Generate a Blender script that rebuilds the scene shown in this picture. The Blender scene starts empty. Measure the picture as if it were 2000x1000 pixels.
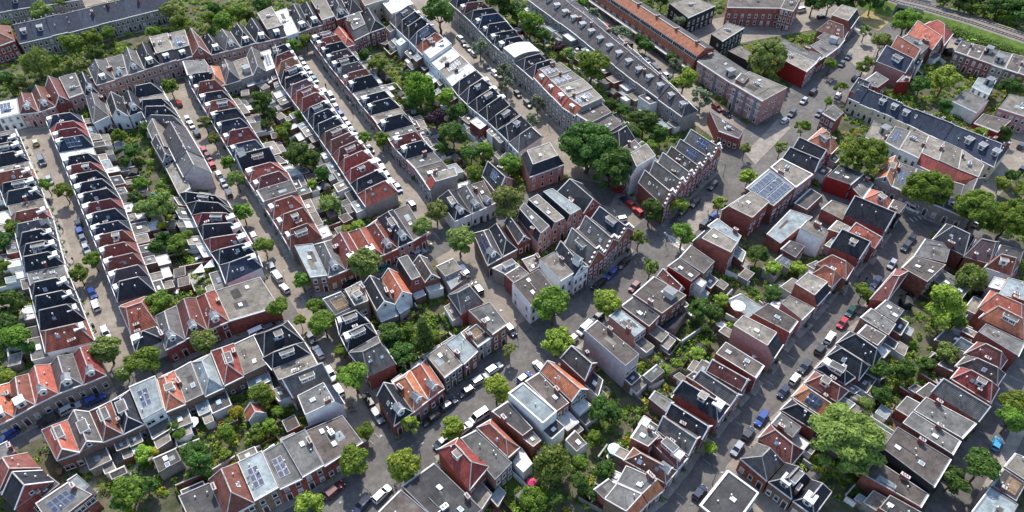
import bpy, math, random
import numpy as np
from mathutils import Vector, Matrix
random.seed(7)
SC = bpy.context.scene
COL = SC.collection
R_ = random.Random(11)
# ------------------------------------------------------------------ camera
F_PX, CX, CY, H = 1400.0, 1000.0, 500.0, 140.0
TH = math.radians(44.4)
ST, CT = math.sin(TH), math.cos(TH)
cam_d = bpy.data.cameras.new("camera"); cam = bpy.data.objects.new("camera", cam_d); COL.objects.link(cam)
cam.location = (0, 0, H); cam.rotation_euler = (math.pi/2-TH, 0, 0)
cam_d.sensor_width = 36; cam_d.lens = F_PX/2000*36; cam_d.clip_start = 1; cam_d.clip_end = 3000
SC.camera = cam
CAMV = Vector((0, 0, H))
def G(px, py, z=0.0):
    """ground point (at height z) seen at a place of the survey photograph"""
    X = (px-CX)/F_PX; Y = -(py-CY)/F_PX
    d = (X, Y*ST+CT, Y*CT-ST)
    t = (z-H)/d[2]
    return Vector((d[0]*t, d[1]*t, z))
# ------------------------------------------------------------------ light
SUN_D = Vector((0.10, -0.99, 0)).normalized()      # where shadows fall
ELEV = math.radians(48)
w = bpy.data.worlds.new("World"); SC.world = w; w.use_nodes = True
nt = w.node_tree
sky = nt.nodes.new("ShaderNodeTexSky"); sky.sky_type = 'NISHITA'; sky.sun_disc = False
sky.sun_elevation = ELEV
sx, sy = -SUN_D.x, -SUN_D.y
sky.sun_rotation = math.atan2(sx, sy)
bg = nt.nodes["Background"]; bg.inputs[1].default_value = 0.15
nt.links.new(sky.outputs[0], bg.inputs[0])
sl = bpy.data.lights.new("sun", 'SUN'); so = bpy.data.objects.new("sun", sl); COL.objects.link(so)
sl.energy = 2.85; sl.angle = math.radians(0.9); sl.color = (1, .95, .87)
ld = Vector((SUN_D.x*math.cos(ELEV), SUN_D.y*math.cos(ELEV), -math.sin(ELEV)))
so.rotation_euler = ld.to_track_quat('-Z', 'Y').to_euler(); so.location = (0, 300, 300)
SC.view_settings.view_transform = 'Standard'; SC.view_settings.look = 'None'
SC.view_settings.exposure = 1.18; SC.view_settings.gamma = 1
SC.cycles.max_bounces = 5; SC.cycles.diffuse_bounces = 3; SC.cycles.transparent_max_bounces = 4
# ------------------------------------------------------------------ materials
def lin(c):
    return tuple(((v/255)/12.92 if v/255 <= .04045 else ((v/255+.055)/1.055)**2.4) for v in c)+(1,)
MATS = {}
def mat(name, rgb, rough=.8, rgb2=None, scale=.6, jit=.14, stretch=None, spec=.3, bump=0, bscale=6, metal=0, hue=0, dirt=None, seams=None):
    if name in MATS: return MATS[name]
    m = bpy.data.materials.new(name); m.use_nodes = True; n = m.node_tree; b = n.nodes["Principled BSDF"]
    L = n.links.new
    tc = n.nodes.new("ShaderNodeTexCoord"); geo = n.nodes.new("ShaderNodeNewGeometry")
    mp = n.nodes.new("ShaderNodeMapping")
    if stretch:
        L(tc.outputs['UV'], mp.inputs[0]); mp.inputs['Scale'].default_value = stretch
    else:
        L(geo.outputs['Position'], mp.inputs[0])
    no = n.nodes.new("ShaderNodeTexNoise"); no.inputs['Scale'].default_value = scale; no.inputs['Detail'].default_value = 5
    no.inputs['Roughness'].default_value = .65
    L(mp.outputs[0], no.inputs['Vector'])
    rp = n.nodes.new("ShaderNodeValToRGB"); rp.color_ramp.elements[0].position = .33; rp.color_ramp.elements[1].position = .68
    c2 = rgb2 or tuple(min(255, v*1.22+5) for v in rgb)
    rp.color_ramp.elements[0].color = lin(rgb); rp.color_ramp.elements[1].color = lin(c2)
    L(no.outputs['Fac'], rp.inputs[0])
    oi = n.nodes.new("ShaderNodeObjectInfo")
    mr = n.nodes.new("ShaderNodeMapRange"); mr.inputs['To Min'].default_value = 1-jit; mr.inputs['To Max'].default_value = 1+jit
    L(oi.outputs['Random'], mr.inputs['Value'])
    hs = n.nodes.new("ShaderNodeHueSaturation"); L(rp.outputs[0], hs.inputs['Color']); L(mr.outputs[0], hs.inputs['Value'])
    if hue:
        mh = n.nodes.new("ShaderNodeMapRange"); mh.inputs['To Min'].default_value = .5-hue; mh.inputs['To Max'].default_value = .5+hue
        mu = n.nodes.new("ShaderNodeMath"); mu.operation = 'FRACT'; m7 = n.nodes.new("ShaderNodeMath"); m7.operation = 'MULTIPLY'; m7.inputs[1].default_value = 7.31
        L(oi.outputs['Random'], m7.inputs[0]); L(m7.outputs[0], mu.inputs[0]); L(mu.outputs[0], mh.inputs['Value']); L(mh.outputs[0], hs.inputs['Hue'])
    colr = hs.outputs[0]
    def mult(fac, lo, hi, p0, p1, src):
        r2 = n.nodes.new("ShaderNodeMapRange"); r2.inputs['From Min'].default_value = p0; r2.inputs['From Max'].default_value = p1; r2.inputs['To Min'].default_value = lo; r2.inputs['To Max'].default_value = hi
        L(fac, r2.inputs['Value']); mm = n.nodes.new("ShaderNodeVectorMath"); mm.operation = 'SCALE'; L(src, mm.inputs[0]); L(r2.outputs[0], mm.inputs['Scale']); return mm.outputs[0]
    if dirt:
        for sc, lo, hi in dirt:
            nd = n.nodes.new("ShaderNodeTexNoise"); nd.inputs['Scale'].default_value = sc; nd.inputs['Detail'].default_value = 4; nd.inputs['Roughness'].default_value = .7
            L(geo.outputs['Position'], nd.inputs['Vector']); colr = mult(nd.outputs['Fac'], lo, hi, .36, .64, colr)
    if seams:
        bt = n.nodes.new("ShaderNodeTexBrick"); bt.inputs['Scale'].default_value = 1; bt.inputs['Brick Width'].default_value = seams[0]; bt.inputs['Row Height'].default_value = seams[1]; bt.inputs['Mortar Size'].default_value = seams[2]; bt.inputs['Mortar Smooth'].default_value = .4
        L(tc.outputs['UV'], bt.inputs['Vector']); colr = mult(bt.outputs['Fac'], 1, seams[3], 0, 1, colr)
    L(colr, b.inputs['Base Color'])
    b.inputs['Roughness'].default_value = rough; b.inputs['Specular IOR Level'].default_value = spec; b.inputs['Metallic'].default_value = metal
    if bump:
        n2 = n.nodes.new("ShaderNodeTexNoise"); n2.inputs['Scale'].default_value = bscale; n2.inputs['Detail'].default_value = 3
        L(mp.outputs[0], n2.inputs['Vector'])
        bp = n.nodes.new("ShaderNodeBump"); bp.inputs['Strength'].default_value = bump; bp.inputs['Distance'].default_value = .1
        L(n2.outputs['Fac'], bp.inputs['Height']); L(bp.outputs[0], b.inputs['Normal'])
    MATS[name] = m; return m
def tiles(name, rgb, rgb2, rough=.6, spec=.4):
    """tiled pitched roof: courses and weathering run with the slope (UV in metres)"""
    m = mat(name, rgb, rough, rgb2, .9, .22, (1.0, .35, 1), spec, hue=.014, dirt=[(.55, .72, 1.18), (2.6, .82, 1.16)])
    n = m.node_tree; b = n.nodes["Principled BSDF"]; L = n.links.new
    tc = n.nodes.new("ShaderNodeTexCoord")
    wv = n.nodes.new("ShaderNodeTexWave"); wv.bands_direction = 'Y'; wv.inputs['Scale'].default_value = .9; wv.inputs['Distortion'].default_value = .3
    L(tc.outputs['UV'], wv.inputs['Vector'])
    wx = n.nodes.new("ShaderNodeTexWave"); wx.bands_direction = 'X'; wx.inputs['Scale'].default_value = 1.1
    L(tc.outputs['UV'], wx.inputs['Vector'])
    ad = n.nodes.new("ShaderNodeMath"); ad.operation = 'ADD'; L(wv.outputs['Fac'], ad.inputs[0]); L(wx.outputs['Fac'], ad.inputs[1])
    bp = n.nodes.new("ShaderNodeBump"); bp.inputs['Strength'].default_value = .55; bp.inputs['Distance'].default_value = .07
    L(ad.outputs[0], bp.inputs['Height']); L(bp.outputs[0], b.inputs['Normal'])
    return m
ROOF = {
 'K': tiles("black_slate", (30, 32, 38), (50, 53, 60), .75, .22),
 'B': tiles("blue_slate", (34, 41, 56), (52, 60, 77), .72, .22),
 'R': tiles("red_tile", (108, 46, 37), (152, 76, 60), .7),
 'O': tiles("orange_tile", (148, 82, 58), (180, 110, 82), .7),
 'N': tiles("brown_tile", (90, 50, 42), (122, 72, 60), .7),
 'P': tiles("purple_brown_tile", (70, 50, 54), (96, 72, 74), .65),
 'G': tiles("grey_tile", (70, 68, 68), (104, 100, 97), .7),
 'F': mat("grey_bitumen", (76, 75, 73), .85, (106, 104, 100), .35, .26, bump=.15, dirt=[(.22, .72, 1.2), (1.3, .8, 1.14)], seams=(7, 1.1, .035, .72)),
 'T': mat("tan_bitumen", (96, 91, 83), .85, (132, 124, 113), .35, .22, bump=.15, dirt=[(.22, .72, 1.2), (1.3, .8, 1.14)], seams=(7, 1.1, .035, .72)),
 'W': mat("white_roofing", (176, 176, 173), .7, (206, 205, 200), .5, .1, dirt=[(.4, .8, 1.08), (2, .88, 1.08)]),
 'D': mat("dark_bitumen", (46, 45, 47), .8, (72, 70, 69), .35, .2, bump=.15, dirt=[(.22, .72, 1.2), (1.3, .8, 1.14)], seams=(7, 1.1, .035, .72)),
 'L': mat("pale_roofing", (108, 117, 119), .75, (138, 146, 146), .4, .12, dirt=[(.22, .72, 1.2), (1.3, .8, 1.14)], seams=(7, 1.1, .035, .72)),
 'U': mat("brown_bitumen", (66, 59, 55), .85, (94, 86, 80), .35, .2, bump=.15, dirt=[(.22, .72, 1.2), (1.3, .8, 1.14)], seams=(7, 1.1, .035, .72)),
 'S': tiles("slate_grey", (58, 56, 60), (84, 80, 82), .75, .22),
}
WALL = {
 '1': mat("red_brick", (112, 60, 50), .9, (146, 88, 76), 1.4, .18, bump=.1, bscale=9, hue=.01, dirt=[(.5, .82, 1.12)]),
 '2': mat("brown_brick", (98, 78, 68), .9, (130, 106, 92), 1.4, .16, bump=.1, bscale=9),
 '3': mat("grey_brick", (114, 108, 102), .9, (146, 139, 131), 1.4, .14, bump=.1, bscale=9),
 '4': mat("white_render", (206, 205, 201), .8, (228, 226, 221), .8, .07, dirt=[(.5, .86, 1.06)]),
 '5': mat("mauve_render", (150, 140, 144), .85, (176, 168, 170), .8, .08),
 '6': mat("black_cladding", (26, 26, 28), .6, (42, 42, 44), 1.5, .2),
 '7': mat("cream_render", (172, 158, 132), .85, (196, 184, 160), .8, .08),
 '8': mat("pink_brick", (148, 106, 98), .9, (174, 132, 122), 1.4, .1, bump=.1, bscale=9),
 '9': mat("bright_red_paint", (120, 26, 24), .7, (140, 36, 32), .8, .08),
}
M_WHITE = mat("white_paint", (196, 195, 192), .6, (220, 218, 214), 1, .06)
M_TRIM = mat("pale_trim", (150, 147, 143), .7, (184, 181, 176), 1, .22)
M_RIDGE = mat("ridge_mortar", (132, 126, 122), .8, (172, 166, 160), 1.2, .2)
M_LEAD = mat("lead_sheet", (86, 88, 92), .6, (120, 122, 126), 1, .2, spec=.5)
M_GLASS = mat("window_glass", (24, 28, 33), .08, (40, 46, 52), .4, .3, spec=.8)
M_SKYGL = mat("skylight_glass", (96, 112, 126), .12, (150, 164, 174), .7, .35, spec=.9)
M_PANEL = mat("solar_cell", (36, 42, 60), .2, (58, 66, 88), .8, .2, spec=.8)
M_ALU = mat("aluminium", (170, 174, 178), .35, (196, 199, 202), 1, .1, spec=.6, metal=.6)
M_DOOR = mat("painted_door", (40, 44, 40), .5, (72, 50, 40), .15, .5, hue=.12)
M_CHIM = WALL['1']
M_WOOD = mat("weathered_wood", (92, 74, 58), .9, (128, 108, 88), 1.2, .25, bump=.1)
M_ROAD = mat("brick_paving_road", (114, 105, 95), .85, (140, 130, 118), .12, 0, bump=.15, bscale=4, dirt=[(.09, .84, 1.1), (.8, .86, 1.1), (5, .88, 1.1)])
M_ASPH = mat("grey_paving_road", (82, 79, 76), .85, (104, 100, 96), .1, 0, bump=.15, bscale=4, dirt=[(.09, .82, 1.12), (.8, .84, 1.12), (5, .88, 1.1)])
M_PAVE = mat("pavement_slabs", (118, 111, 103), .85, (146, 138, 128), .5, .06, bump=.12, bscale=3, dirt=[(.3, .85, 1.08), (3, .84, 1.12)])
M_MARK = mat("road_paint", (190, 190, 186), .7, (210, 210, 206), 1, 0)
M_BLACK = mat("black_rubber", (18, 18, 19), .8, (28, 28, 29), 2, .1)
M_STEEL = mat("grey_steel", (70, 74, 76), .45, (96, 100, 102), 1, .1, metal=.5)
# ------------------------------------------------------------------ mesh builder
class MB:
    def __init__(s): s.v = []; s.f = []; s.m = []; s.uv = []; s.mats = []
    def mi(s, m):
        if m not in s.mats: s.mats.append(m)
        return s.mats.index(m)
    def face(s, pts, m, uvdir=None):
        i = len(s.v); s.v += [tuple(p) for p in pts]; s.f.append(tuple(range(i, i+len(pts)))); s.m.append(s.mi(m))
        a = Vector(pts[0]); e = (Vector(pts[1])-a)
        if uvdir is not None: e = Vector(uvdir)
        if e.length < 1e-6: e = Vector((1, 0, 0))
        e.normalize(); nn = Vector((0, 0, 0))
        for k in range(1, len(pts)-1): nn += (Vector(pts[k])-a).cross(Vector(pts[k+1])-a)
        if nn.length > 1e-9: nn.normalize()
        g = nn.cross(e)
        s.uv += [((Vector(p)-a).dot(e), (Vector(p)-a).dot(g)) for p in pts]
    def box(s, c, sx, sy, sz, m, rot=0, top=None, taper=1):
        """c = centre of the base"""
        ca, sa = math.cos(rot), math.sin(rot); P = []
        for k, (a, z) in enumerate(((1, 0), (taper, sz))):
            for dx, dy in ((-1, -1), (1, -1), (1, 1), (-1, 1)):
                x, y = dx*sx/2*a, dy*sy/2*a
                P.append(Vector((c[0]+x*ca-y*sa, c[1]+x*sa+y*ca, c[2]+z)))
        s.face([P[4], P[5], P[6], P[7]], top or m)
        s.face([P[3], P[2], P[1], P[0]], m)
        for a, b in ((0, 1), (1, 2), (2, 3), (3, 0)): s.face([P[a], P[b], P[b+4], P[a+4]], m)
    def strip(s, p, q, wd, ht, m, up=Vector((0, 0, 1))):
        """bar from p to q, lying on the line, wd wide, rising ht"""
        p = Vector(p); q = Vector(q); d = q-p
        if d.length < 1e-4: return
        sd = d.cross(up)
        if sd.length < 1e-5: sd = Vector((1, 0, 0))
        sd.normalize(); u = sd.cross(d).normalized()
        P = [e+sd*a*wd/2+u*h for e in (p, q) for a, h in ((-1, -ht*.4), (1, -ht*.4), (1, ht), (-1, ht))]
        s.face([P[3], P[2], P[6], P[7]], m); s.face([P[0], P[4], P[5], P[1]], m)
        s.face([P[1], P[5], P[6], P[2]], m); s.face([P[0], P[3], P[7], P[4]], m)
        s.face([P[0], P[1], P[2], P[3]], m); s.face([P[5], P[4], P[7], P[6]], m)
    def tube(s, p, q, r0, r1, m, n=7, cap=True):
        p = Vector(p); q = Vector(q); d = (q-p).normalized()
        a = d.orthogonal().normalized(); b = d.cross(a)
        A = [p+(a*math.cos(t)+b*math.sin(t))*r0 for t in [2*math.pi*k/n for k in range(n)]]
        B = [q+(a*math.cos(t)+b*math.sin(t))*r1 for t in [2*math.pi*k/n for k in range(n)]]
        for k in range(n): s.face([A[k], A[(k+1) % n], B[(k+1) % n], B[k]], m)
        if cap: s.face(B, m); s.face(A[::-1], m)
    def mesh(s, name, org=Vector((0, 0, 0))):
        me = bpy.data.meshes.new(name)
        me.from_pydata([(v[0]-org[0], v[1]-org[1], v[2]-org[2]) for v in s.v], [], s.f)
        for m in s.mats: me.materials.append(m)
        me.polygons.foreach_set('material_index', s.m)
        ul = me.uv_layers.new(name="UVMap"); ul.data.foreach_set('uv', [c for t in s.uv for c in t])
        me.update(); return me
    def build(s, name, parent=None, org=None):
        if not s.f: return None
        o = bpy.data.objects.new(name, s.mesh(name, org if org is not None else (parent.location if parent else Vector((0, 0, 0)))))
        COL.objects.link(o)
        if parent: o.parent = parent
        elif org is not None: o.location = org
        return o
LABELS = {}
def tag(o, label, cat, group=None, kind=None):
    k = label
    LABELS[k] = LABELS.get(k, 0)+1
    o['label'] = label; o['category'] = cat
    if group: o['group'] = group
    if kind: o['kind'] = kind
    return o
def empty(name, loc, rz=0):
    o = bpy.data.objects.new(name, None); COL.objects.link(o); o.location = loc; o.rotation_euler = (0, 0, rz); return o
def inst(name, me, parent, loc, rz=0, sc=(1, 1, 1)):
    o = bpy.data.objects.new(name, me); COL.objects.link(o)
    if parent: o.parent = parent
    o.location = loc; o.rotation_euler = (0, 0, rz); o.scale = sc; return o
ORD = ("first second third fourth fifth sixth seventh eighth ninth tenth eleventh twelfth thirteenth fourteenth fifteenth sixteenth seventeenth eighteenth nineteenth twentieth".split()
       + ["twenty-"+x for x in "first second third fourth fifth sixth seventh eighth ninth".split()] + ["thirtieth"] + ["thirty-"+x for x in "first second third fourth fifth sixth seventh eighth ninth".split()])
def struct(name, mb, org=Vector((0, 0, 0))):
    o = mb.build(name, None, org); o['kind'] = 'structure'; return o
# ------------------------------------------------------------------ window kit (shared meshes)
def win_mesh(name, wd, ht, nx, ny, sill=True, blind=0):
    b = MB(); fr = .11
    # faces -Y, back plane at y=0, pivot bottom centre
    def bx(x0, x1, z0, z1, y0, y1, m):
        P = [Vector((x, y, z)) for z in (z0, z1) for x, y in ((x0, y0), (x1, y0), (x1, y1), (x0, y1))]
        b.face([P[4], P[5], P[6], P[7]], m); b.face([P[3], P[2], P[1], P[0]], m)
        for i, j in ((0, 1), (1, 2), (2, 3), (3, 0)): b.face([P[i], P[j], P[j+4], P[i+4]], m)
    bx(-wd/2, -wd/2+fr, 0, ht, -.07, .03, M_WHITE); bx(wd/2-fr, wd/2, 0, ht, -.07, .03, M_WHITE)
    bx(-wd/2+fr, wd/2-fr, 0, fr, -.07, .03, M_WHITE); bx(-wd/2+fr, wd/2-fr, ht-fr, ht, -.07, .03, M_WHITE)
    for k in range(1, nx):
        x = -wd/2+wd*k/nx; bx(x-.04, x+.04, fr, ht-fr, -.06, .02, M_WHITE)
    for k in range(1, ny):
        z = ht*(.68 if ny == 2 else k/ny); bx(-wd/2+fr, wd/2-fr, z-.04, z+.04, -.062, .02, M_WHITE)
    b.face([(-wd/2+fr, -.03, fr), (wd/2-fr, -.03, fr), (wd/2-fr, -.03, ht-fr), (-wd/2+fr, -.03, ht-fr)], M_GLASS)
    if blind: b.face([(-wd/2+fr, -.034, ht-fr-(ht-2*fr)*blind), (wd/2-fr, -.034, ht-fr-(ht-2*fr)*blind), (wd/2-fr, -.034, ht-fr), (-wd/2+fr, -.034, ht-fr)], M_BLIND)
    if sill: bx(-wd/2-.1, wd/2+.1, -.12, -.005, -.16, .03, M_TRIM)
    return b.mesh(name)
M_BLIND = mat("window_blind", (150, 146, 138), .8, (176, 172, 164), 1, .2)
W_TALL2 = win_mesh("window", 1.05, 1.75, 1, 2, True, .45); W_TALL3 = win_mesh("window", 1.05, 1.75, 1, 2, True, .85); W_WIDE2 = win_mesh("window", 1.9, 1.6, 2, 2, True, .4)
W_TALL = win_mesh("window", 1.05, 1.75, 1, 2); W_WIDE = win_mesh("window", 1.9, 1.6, 2, 2)
W_SMALL = win_mesh("window", .85, .95, 1, 1); W_STRIP = win_mesh("window", 1.5, .85, 3, 1, False)
def door_mesh():
    b = MB()
    b.box((0, -.02, 0), 1.25, .12, 2.65, M_WHITE); b.box((0, -.06, .05), .95, .1, 2.05, M_DOOR)
    b.face([(-.42, -.085, 2.18), (.42, -.085, 2.18), (.42, -.085, 2.55), (-.42, -.085, 2.55)], M_GLASS)
    return b.mesh("door")
DOOR = door_mesh()
def dormer_mesh(wd, dp, ht, cheek, roof, slope=.0):
    """faces -Y; pivot at the foot of its face"""
    b = MB()
    P = [Vector((x, y, z)) for z in (-1.2, ht) for x, y in ((-wd/2, 0), (wd/2, 0), (wd/2, dp), (-wd/2, dp))]
    for i, j in ((0, 1), (1, 2), (2, 3), (3, 0)): b.face([P[i], P[j], P[j+4], P[i+4]], cheek)
    e = .14
    Q = [Vector((x, y, z)) for z in (ht, ht+.2) for x, y in ((-wd/2-e, -e), (wd/2+e, -e), (wd/2+e, dp), (-wd/2-e, dp))]
    b.face([Q[3], Q[2], Q[1], Q[0]], M_WHITE)
    for i, j in ((0, 1), (1, 2), (2, 3), (3, 0)): b.face([Q[i], Q[j], Q[j+4], Q[i+4]], M_WHITE)
    b.face([Q[4]+Vector((.08, .08, .004)), Q[5]+Vector((-.08, .08, .004)), Q[6]+Vector((-.08, -.08, .004)), Q[7]+Vector((.08, -.08, .004))], roof)
    b.face([Q[4], Q[5], Q[6], Q[7]], M_WHITE)
    return b.mesh("dormer")
def gdormer_mesh(wd, dp, ht):
    b = MB(); x = wd/2
    b.box((0, dp/2, -1.0), wd, dp, ht+1.0, M_WHITE)
    e = .15; r = ht+wd*.42
    A = [(-x-e, -e, ht), (0, -e, r), (x+e, -e, ht)]; B2 = [(p[0], dp, p[2]) for p in A]
    b.face([A[0], A[1], B2[1], B2[0]][::-1], M_LEAD); b.face([A[1], A[2], B2[2], B2[1]][::-1], M_LEAD)
    b.face([(-x-e, -e+.02, ht), (x+e, -e+.02, ht), (0, -e+.02, r)], M_WHITE)
    for p, q, p2, q2 in ((A[0], A[1], 0, 0), (A[1], A[2], 0, 0)): b.strip(p, q, .14, .1, M_WHITE)
    return b.mesh("dormer")
DM_CAP = dormer_mesh(1.75, 2.2, 1.45, M_WHITE, M_WHITE); DM_CAPG = dormer_mesh(1.75, 2.2, 1.4, M_TRIM, M_LEAD)
DM_LONG = dormer_mesh(3.1, 1.8, 1.15, M_WHITE, ROOF['T']); DM_LONGD = dormer_mesh(3.1, 1.8, 1.15, M_WHITE, ROOF['F'])
DM_BOX = dormer_mesh(1.7, 1.8, 1.25, M_WHITE, ROOF['T']); DM_GAB = gdormer_mesh(1.6, 2.2, 1.4)
DM_XL = dormer_mesh(5.0, 2.2, 1.5, M_WHITE, ROOF['L'])
def vent_mesh():
    b = MB(); b.tube((0, 0, -.3), (0, 0, .5), .075, .075, M_TRIM, 7); b.tube((0, 0, .5), (0, 0, .74), .19, .14, M_WHITE, 8); return b.mesh("roof_vent")
VENT = vent_mesh()
def chim_mesh(n):
    b = MB(); b.box((0, 0, -1.5), .62, .45*n+.35, 2.5, M_CHIM); b.box((0, 0, 1.0), .78, .45*n+.5, .12, M_TRIM)
    for k in range(n): b.tube((0, (k-(n-1)/2)*.45, 1.12), (0, (k-(n-1)/2)*.45, 1.5), .13, .11, M_CHIM if n > 1 else M_LEAD, 7)
    return b.mesh("chimney")
CHIM = [chim_mesh(1), chim_mesh(2), chim_mesh(3)]
def ant_mesh():
    b = MB(); b.tube((0, 0, -.3), (0, 0, 2.2), .035, .03, M_STEEL, 5)
    b.tube((-.5, 0, 2.1), (.5, 0, 2.1), .025, .025, M_STEEL, 4)
    for k in range(5): b.tube((-.4+.2*k, -.28, 2.1), (-.4+.2*k, .28, 2.1), .02, .02, M_STEEL, 4)
    return b.mesh("antenna")
ANT = ant_mesh()
def unit_mesh():
    b = MB(); b.box((0, 0, .02), 1.5, 1.0, .9, M_ALU); b.tube((-.35, 0, .92), (-.35, 0, 1.0), .3, .3, M_STEEL, 10); b.tube((.35, 0, .92), (.35, 0, 1.0), .3, .3, M_STEEL, 10); b.strip((.75, 0, .25), (2.2, 0, .12), .22, .2, M_ALU); return b.mesh("air_unit")
UNIT = unit_mesh()
def dish_mesh():
    b = MB(); b.tube((0, 0, -.2), (0, 0, .8), .04, .04, M_STEEL, 5)
    for k in range(10):
        a0, a1 = .628*k, .628*(k+1); c = Vector((.1, 0, .8)); b.face([c, (.28, math.cos(a0)*.42, .85+math.sin(a0)*.42), (.28, math.cos(a1)*.42, .85+math.sin(a1)*.42)], M_TRIM)
    return b.mesh("satellite_dish")
DISH = dish_mesh()
def bulk_mesh():
    b = MB(); b.box((0, 0, 0), 2.2, 2.8, 1.9, M_TRIM); b.box((0, 0, 1.9), 2.5, 3.1, .14, M_LEAD); b.box((0, -1.42, .1), .8, .06, 1.6, M_DOOR); return b.mesh('roof_access')
BULK = bulk_mesh()
HQUADS = []          # footprints
def inside(p, q):
    s = 0
    for i in range(4):
        a = q[i]; b = q[(i+1) % 4]
        c = (b[0]-a[0])*(p[1]-a[1])-(b[1]-a[1])*(p[0]-a[0])
        if c == 0: continue
        if s == 0: s = 1 if c > 0 else -1
        elif (c > 0) != (s > 0): return False
    return True
GRID = {}; GN = [0]
def occupied(p, rad=0):
    while GN[0] < len(HQUADS):
        e = HQUADS[GN[0]]; GN[0] += 1; k = e[3]+2.5
        for i in range(int((e[1]-k)//8), int((e[1]+k)//8)+1):
            for j in range(int((e[2]-k)//8), int((e[2]+k)//8)+1): GRID.setdefault((i, j), []).append(e)
    for q, cx, cy, rr in GRID.get((int(p[0]//8), int(p[1]//8)), ()):
        dx, dy = p[0]-cx, p[1]-cy
        if dx*dx+dy*dy > (rr+rad)**2: continue
        if inside(p, q): return True
        if rad:
            for k in range(8):
                if inside((p[0]+rad*math.cos(k*.785), p[1]+rad*math.sin(k*.785)), q): return True
    return False
COLW = {'K': 'black slate', 'B': 'blue slate', 'R': 'red tiled', 'O': 'orange tiled', 'N': 'brown tiled', 'P': 'plum brown tiled', 'G': 'grey tiled',
        'F': 'grey', 'T': 'tan', 'W': 'white', 'D': 'dark', 'L': 'pale grey', 'U': 'brown', 'S': 'slate grey'}
TYPW = {'h': 'hipped', 'g': 'gabled', 'f': 'flat roofed', 'm': 'mansard', 'M': 'mansard', 'q': 'gambrel', 's': 'stepped gable', 'r': 'ridged', 'p': 'pyramid roofed', 'b': 'barrel roofed', 'x': 'lean-to'}
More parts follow.
